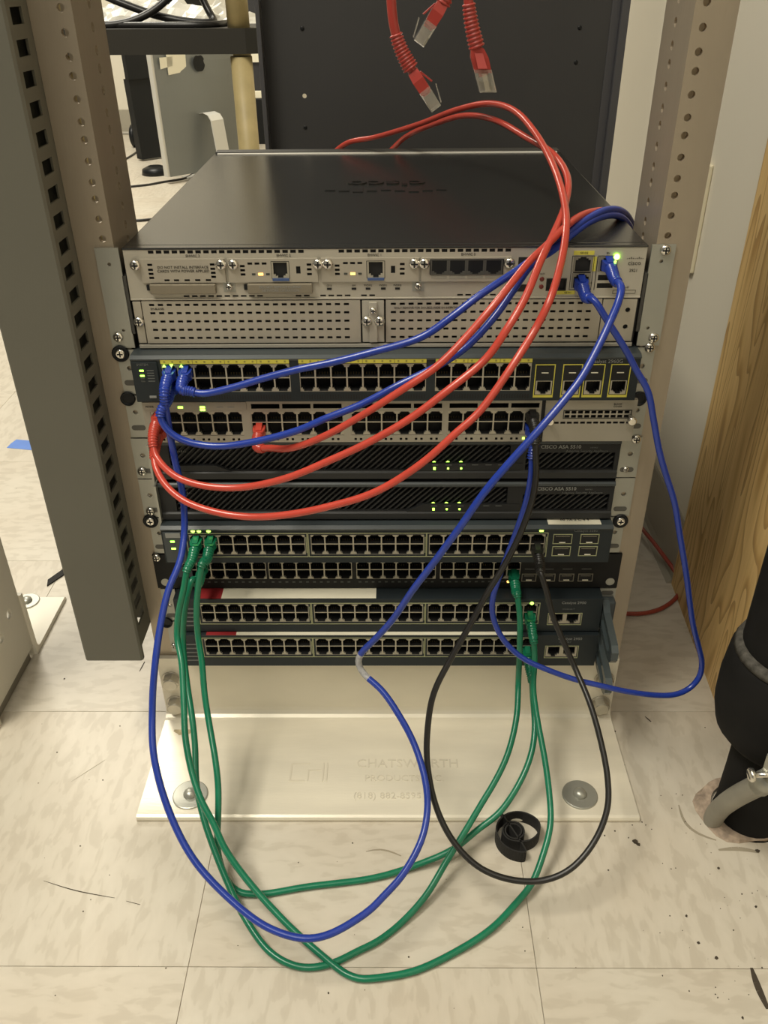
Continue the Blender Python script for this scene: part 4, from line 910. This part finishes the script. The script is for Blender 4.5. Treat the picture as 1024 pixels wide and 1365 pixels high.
a_, b_, c_, d_ = P(63, 782, z=.2), P(64, 774, z=.2), P(84, 760, z=.2), P(90, 764, z=.2)
single('floor_strip', MB().prism([a_, d_, c_, b_], (0, 0, 2)), VELC, 'small black strip lying on the floor beyond the left base plate', 'strip')
tq = [P(9, 597, z=.1), P(42, 600, z=.1), P(46, 588, z=.1), P(22, 586, z=.1), P(15, 591, z=.1)]
single('masking_tape', MB().prism(tq, (0, 0, .4)), TAPE, 'strip of blue masking tape on the floor at the left', 'tape')

# ================================================================ right side: plywood, plate, pipe
pw = MB().prism([(404.5, 252, 0), (401, 252, 0), (386, -28, 0), (401, -28, 0)], (0, 0, 1240))
single('plywood_board', pw, PLY, 'golden plywood board standing against the right wall', 'board', .6)
wp = thing('wall_plate', 'cream blank wall plate on the wall behind the right upright', 'wall plate', (402, 470, 395))
part('cover', MB().box(398, 404.8, 405, 540, 395, 530), mat('cream plastic', (.7, .64, .47), .45), wp, 2)
part('screw', MB().lathe((398, 472, 462), (-1, 0, 0), [(0, 3.4), (1, 2.4)], 12), STEEL, wp)
pp = thing('insulated_pipe', 'thick black foam-wrapped pipe rising from the floor at the right edge', 'pipe', (371, -139, 0))
part('lower_pipe', MB().lathe((371, -139, 0), (0, 0, 1), [(0, 35), (3, 33.5), (60, 33), (120, 33.4), (130, 33)], 28), FOAM, pp)
part('foam_sleeve', MB().lathe((378, -130, 0), (0, 0, 1), [(96, 36), (104, 47), (118, 58), (140, 63), (172, 63.5), (202, 61), (212, 56), (214, 46)], 30), FOAM, pp)
part('worn_rim', MB().lathe((378, -130, 0), (0, 0, 1), [(209, 59.4), (214.8, 57), (216, 52), (214.5, 44)], 30), FOAMC, pp)
part('upper_pipe', MB().lathe((376, -128, 0), (0, 0, 1), [(190, 49), (214, 50), (600, 50), (1400, 50)], 30), FOAM, pp)
ring = MB(); rr = random.Random(5); N = 26
for k in range(N):
    a, b = 2*math.pi*k/N, 2*math.pi*(k+1)/N
    def q(t, r, z): return (371+r*math.cos(t)-6, -139+r*math.sin(t)+4, z)
    ro = [43+4*math.sin(t*2.0+1)+2.5*math.sin(t*5) for t in (a, b if k < N-1 else 0)]
    ring.poly([q(a, 30, 5), q(b, 30, 5), q(b, 40, 4.5), q(a, 40, 4.5)], 0, True); ring.poly([q(a, 40, 4.5), q(b, 40, 4.5), q(b, ro[1], .1), q(a, ro[0], .1)], 0, True)
part('mortar_collar', ring, CONC, pp)
gc = thing('conduit', 'bent grey conduit with a clamp screw, entering the floor beside the black pipe', 'conduit', (335, -150, 0))
cpts = [P(950, 1096, z=-2), P(952, 1089, z=10), P(962, 1076, y=-161), P(983, 1061, y=-178), P(1004, 1050, y=-189), P(1024, 1040, y=-198), P(1060, 1024, y=-212), Vector((366, -222, 172)), Vector((380, -230, 205)), Vector((390, -236, 250)), Vector((393, -238, 320)), Vector((393, -238, 800)), Vector((393, -238, 1400))]
part('pipe_run', MB().tube(spline(cpts, 4), 9.6, 16), COND, gc)
k0, k1, k2 = P(1012, 1046, y=-192), P(1032, 1036, y=-201), P(1005, 1033, y=-206)
part('clamp_band', MB().tube([k0, k1], 10.8, 18), ZINC, gc)
part('clamp_lug', MB().prism([P(1014, 1034, y=-203), P(1034, 1030, y=-208), P(1034, 1006, y=-208), P(1022, 1008, y=-206)], (2, 3, 0)), ZINC, gc, .5)
ka = k2+Vector((22, -1, 2)); dd = (k2-ka).normalized()
sc = MB().cyl(ka, k2, 2.6, 2.6, 10).lathe(k2, dd, [(0, 6.4), (3.2, 6.4), (4.4, 5)], 14)
sl_ = k2+dd*4.1; sc.box(sl_.x-.6, sl_.x+.6, sl_.y-4.6, sl_.y+4.6, sl_.z-.7, sl_.z+.7, 1)
part('clamp_screw', sc, [STEEL, DARK], gc)

# ================================================================ behind the rack
dp = thing('steel_panel', 'large dark steel panel with small bolt holes standing behind the router', 'panel', (75, 650, 0))
q0 = P(406, 128, y=650); mb = MB().holed((-177, 650, 0), (1, 0, 0), (0, 0, 1), (0, 1, 0), 508, 1250, [(q0.x+177, q0.z, 3.2)], 3)
part('sheet', mb, PANEL, dp)
for u, v in ((403, 38), (407, 170), (773, 37), (768, 83)):
    q = P(u, v, y=650); part('hole_disc', MB().lathe((q.x, 650, q.z), (0, -1, 0), [(0, 3), (.8, 2.6), (1, 1.4)], 12), BLK, dp)  # dark discs stand in for the shade inside blind holes
part('folded_edge', MB().box(-180, -174, 628, 653, 0, 1250), PANELE, dp, .6)
part('folded_edge', MB().box(322, 333, 640, 653, 0, 1250).box(310, 322, 648.6, 650, 0, 1250), PANELE, dp, .6)
# cart
CY = 1250
ct = thing('utility_cart', 'black shelf cart with tan round legs, behind the rack at upper left', 'cart', (-550, 1450, 0))
for zz in (596, 70):
    sh = MB()
    pr_ = [(-800, CY), (-290, CY), (-268, CY+6), (-256, CY+22), (-256, CY+380), (-270, CY+400), (-800, CY+400), (-820, CY+380), (-820, CY+20)]
    sh.prism([(x, y, zz) for x, y in pr_], (0, 0, 46)); part('shelf', sh, SHELF, ct, 2)
for x, y in ((-306, CY+27), (-785, CY+27), (-357, CY+365), (-785, CY+365)):
    part('leg', MB().cyl((x, y, 30), (x, y, 590), 22.5, 22.5, 20).cyl((x, y, 638), (x, y, 1000), 22.5, 22.5, 20), TAN, ct)
    part('caster', MB().lathe((x-12, y, 30), (1, 0, 0), [(0, 26), (4, 30), (20, 30), (24, 26)], 18), BLK, ct)
ba = MB(); rb = random.Random(11); NX, NY = 34, 12
hgt = [[0]*(NY+1) for _ in range(NX+1)]
for i in range(NX+1):
    for j in range(NY+1):
        e = math.sin(math.pi*i/NX)**.5*math.sin(math.pi*j/NY)**.6; hgt[i][j] = 641+e*(30+16*math.sin(i*.55+j*.7)*math.cos(j*.9-i*.3)+rb.uniform(-7, 9)+(14 if i < 16 else 0))
def bp(i, j): return (-700+i*12.4+6*math.sin(j*1.3), 1430+j*15+7*math.sin(i*.8), hgt[i][j])
for i in range(NX):
    for j in range(NY): ba.poly([bp(i, j), bp(i+1, j), bp(i+1, j+1), bp(i, j+1)])
single('plastic_bag', ba, BAG, 'crumpled white plastic film on the black cart shelf', 'plastic bag')
for lab, pts, r in (('thick black cable crossing down over the cart shelf', [(-800, 1345, 760), (-640, 1335, 720), (-560, 1330, 688), (-480, 1328, 662), (-410, 1330, 650), (-365, 1340, 648.6), (-372, 1360, 655), (-392, 1375, 690), (-400, 1380, 730), (-402, 1380, 800)], 7.5),
                    ('thick black cable rising from the cart shelf to the right', [(-720, 1290, 648.6), (-640, 1285, 648.6), (-560, 1290, 648.8), (-510, 1300, 660), (-470, 1310, 680), (-440, 1320, 705), (-390, 1330, 760), (-350, 1330, 840)], 7.5),
                    ('black cable lying flat along the front of the cart shelf', [(-740, 1320, 647), (-620, 1300, 647), (-520, 1285, 647), (-440, 1275, 647), (-380, 1278, 647), (-350, 1300, 647), (-340, 1345, 647), (-322, 1352, 647)], 6.5)):
    t = thing('power_cord', lab, 'cable', Vector(pts[4]), 'power cords on the cart'); part('jacket', MB().tube(spline(pts, 8), r, 10), BLKC, t)
# all-in-one computer seen from behind, standing on the floor
mo = thing('desktop_computer', 'silver all-in-one computer turned away, standing on the floor beneath the cart shelf', 'computer', P(226, 238, z=0))
o0 = P(227, 236, z=28); ang = math.radians(50); ax = Vector((math.cos(ang), math.sin(ang), 0)); up_ = Vector((-.02, .03, 1)).normalized(); nb = Vector((math.sin(ang), -math.cos(ang), 0))
Wd, Hd = 400, 470
fr_ = MB(); fr_.prism([o0-ax*10, o0+ax*(Wd+10), o0+ax*(Wd+10)+up_*Hd, o0-ax*10+up_*Hd], -nb*26); part('rim', fr_, IMACE, mo, 3)
bk = MB(); NXb = 14
def bq(i, j): s_ = i/NXb; t_ = j/8; return o0+ax*(Wd*s_)+up_*(Hd*t_)+nb*(2+26*math.sin(math.pi*s_)**.8*math.sin(math.pi*min(1, .12+t_*.86))**.8)
for i in range(NXb):
    for j in range(8): bk.poly([bq(i, j), bq(i+1, j), bq(i+1, j+1), bq(i, j+1)], 0, True)
part('back_shell', bk, IMAC, mo)
cst = o0+ax*Wd*.5
ap = MB(); apc = cst+up_*(Hd*.86)+nb*26.5; al = []
for k in range(26):
    a = 2*math.pi*k/26; rr = 33*(1-.13*math.exp(-((math.cos(a/2-math.pi/4))**2)*0)*0); x = 30*math.cos(a)*(1-.1*max(0, -math.sin(a))); y = 32*math.sin(a)-(5*math.exp(-(x/9)**2)*(1 if math.sin(a) > 0 else -.7)); al.append((x, y))
al = [(min(x, 22+abs(y-6)*.5 if abs(y-6) < 14 else 99), y) for x, y in al]
ap.prism([apc+ax*x+up_*y for x, y in al], nb*1.5)
ap.prism([apc+ax*x+up_*y for x, y in ((1, 34), (10, 40), (14, 52), (5, 47))], nb*1.5); part('maker_emblem', ap, BLK, mo)
nk = MB(); prof = [(20, .47), (52, .485), (84, .47), (100, .43), (104, .36), (128, .0)]; w2 = 32
top_ = [cst+nb*d+up_*(Hd*h_) if h_ else Vector((cst.x, cst.y, 4))+nb*d for d, h_ in prof]
for a, b in zip(top_, top_[1:]):
    nn = nb*-5
    for q in ([a-ax*w2, a+ax*w2, b+ax*w2, b-ax*w2], [a-ax*w2+nn, a+ax*w2+nn, b+ax*w2+nn, b-ax*w2+nn], [a-ax*w2, b-ax*w2, b-ax*w2+nn, a-ax*w2+nn], [a+ax*w2, b+ax*w2, b+ax*w2+nn, a+ax*w2+nn]): nk.poly(q)
part('stand', nk, IMACE, mo); fc = Vector((cst.x, cst.y, 0))
part('foot', MB().prism([fc-ax*90-nb*70, fc+ax*90-nb*70, fc+ax*90+nb*132, fc-ax*90+nb*132][::-1], (0, 0, 6)), IMACE, mo, 2)
for x, y, w_, h_ in ((18, 395, 60, 40), (52, 372, 90, 80)):
    q = o0+ax*x+up_*y+nb*14; part('paper_sticker', MB().prism([q, q+ax*w_+up_*8, q+ax*(w_+6)+up_*h_, q+ax*2+up_*h_], nb*.8), LABEL, mo)
pd = MB(); pd.lathe(P(208, 232, z=0), (0, 0, 1), [(0, 60), (22, 56), (34, 30)], 20); part('cable_puck', pd, BLK, mo)
# dark monitor behind it
bm = thing('monitor', 'black flat monitor standing on edge beside the silver computer', 'monitor', P(195, 215, z=0))
b0 = P(190, 213, z=8); b1 = b0+Vector((330, 330, 0))*1.0; nn = Vector((.7, -.7, 0))
q = MB().prism([b0, b1, b1+Vector((-20, 40, 330)), b0+Vector((-20, 40, 330))], -nn*46); part('housing', q, BLK, bm, 6)
q = MB().prism([b0+Vector((-16, 30, 330)), b1+Vector((-16, 30, 330)), b1+Vector((-30, 60, 640)), b0+Vector((-30, 60, 640))], -nn*30); part('screen_back', q, BLK, bm, 6)
ca_ = thing('caster_wheel', 'black caster wheel near the back wall, left of the monitor', 'wheel', P(179, 196, z=0))
wq = P(180, 190, y=3900); part('tyre', MB().lathe((wq.x-14, 3900, 52), (1, 0, 0), [(0, 40), (6, 52), (24, 52), (30, 40)], 24), BLK, ca_); part('hub', MB().lathe((wq.x-18, 3900, 52), (1, 0, 0), [(0, 12), (40, 12)], 14), COND, ca_)
bx = thing('carton', 'black carton with white lid and white label, behind the cart leg', 'box', (-760, 3950, 0))
c1 = P(296, 132, y=3950); c2 = P(350, 132, y=3950)
part('body', MB().box(c1.x, c2.x, 3950, 4200, 0, c1.z), BLK, bx, 3)
part('lid', MB().box(c1.x+4, c2.x-4, 3960, 4190, c1.z, c1.z+34), LABEL, bx, 3)
c3 = P(298, 174, y=3948); part('white_label', MB().box(c3.x, c3.x+60, 3947, 3950, 20, c3.z), LABEL, bx)
part('paper_tag', MB().box(c2.x-60, c2.x-6, 3960, 4100, c1.z+160, c1.z+250), LABEL, bx); part('upper_stack', MB().box(c2.x-70, c2.x+30, 3970, 4200, c1.z+34, c1.z+560), mat('dark carton', (.03, .03, .033), .5), bx, 3)
for lab, pts in (('thin black lead on the far floor below the silver computer', [P(172, 249, z=4), P(200, 246, z=4), P(215, 243, z=4), P(245, 238, z=4), P(262, 228, z=4)]),
                 ('thin black lead on the far floor by the monitor foot', [P(160, 216, z=4), P(176, 207, z=4), P(187, 199, z=4)]),
                 ('black cable on the floor beside the router, near the left upright', [P(165, 293, z=5), P(180, 294, z=5), P(205, 292, z=5), P(240, 288, z=5)])):
    t = thing('floor_lead', lab, 'cable', pts[1]); part('jacket', MB().tube(spline(pts, 12), 4.5, 8), BLKC, t)
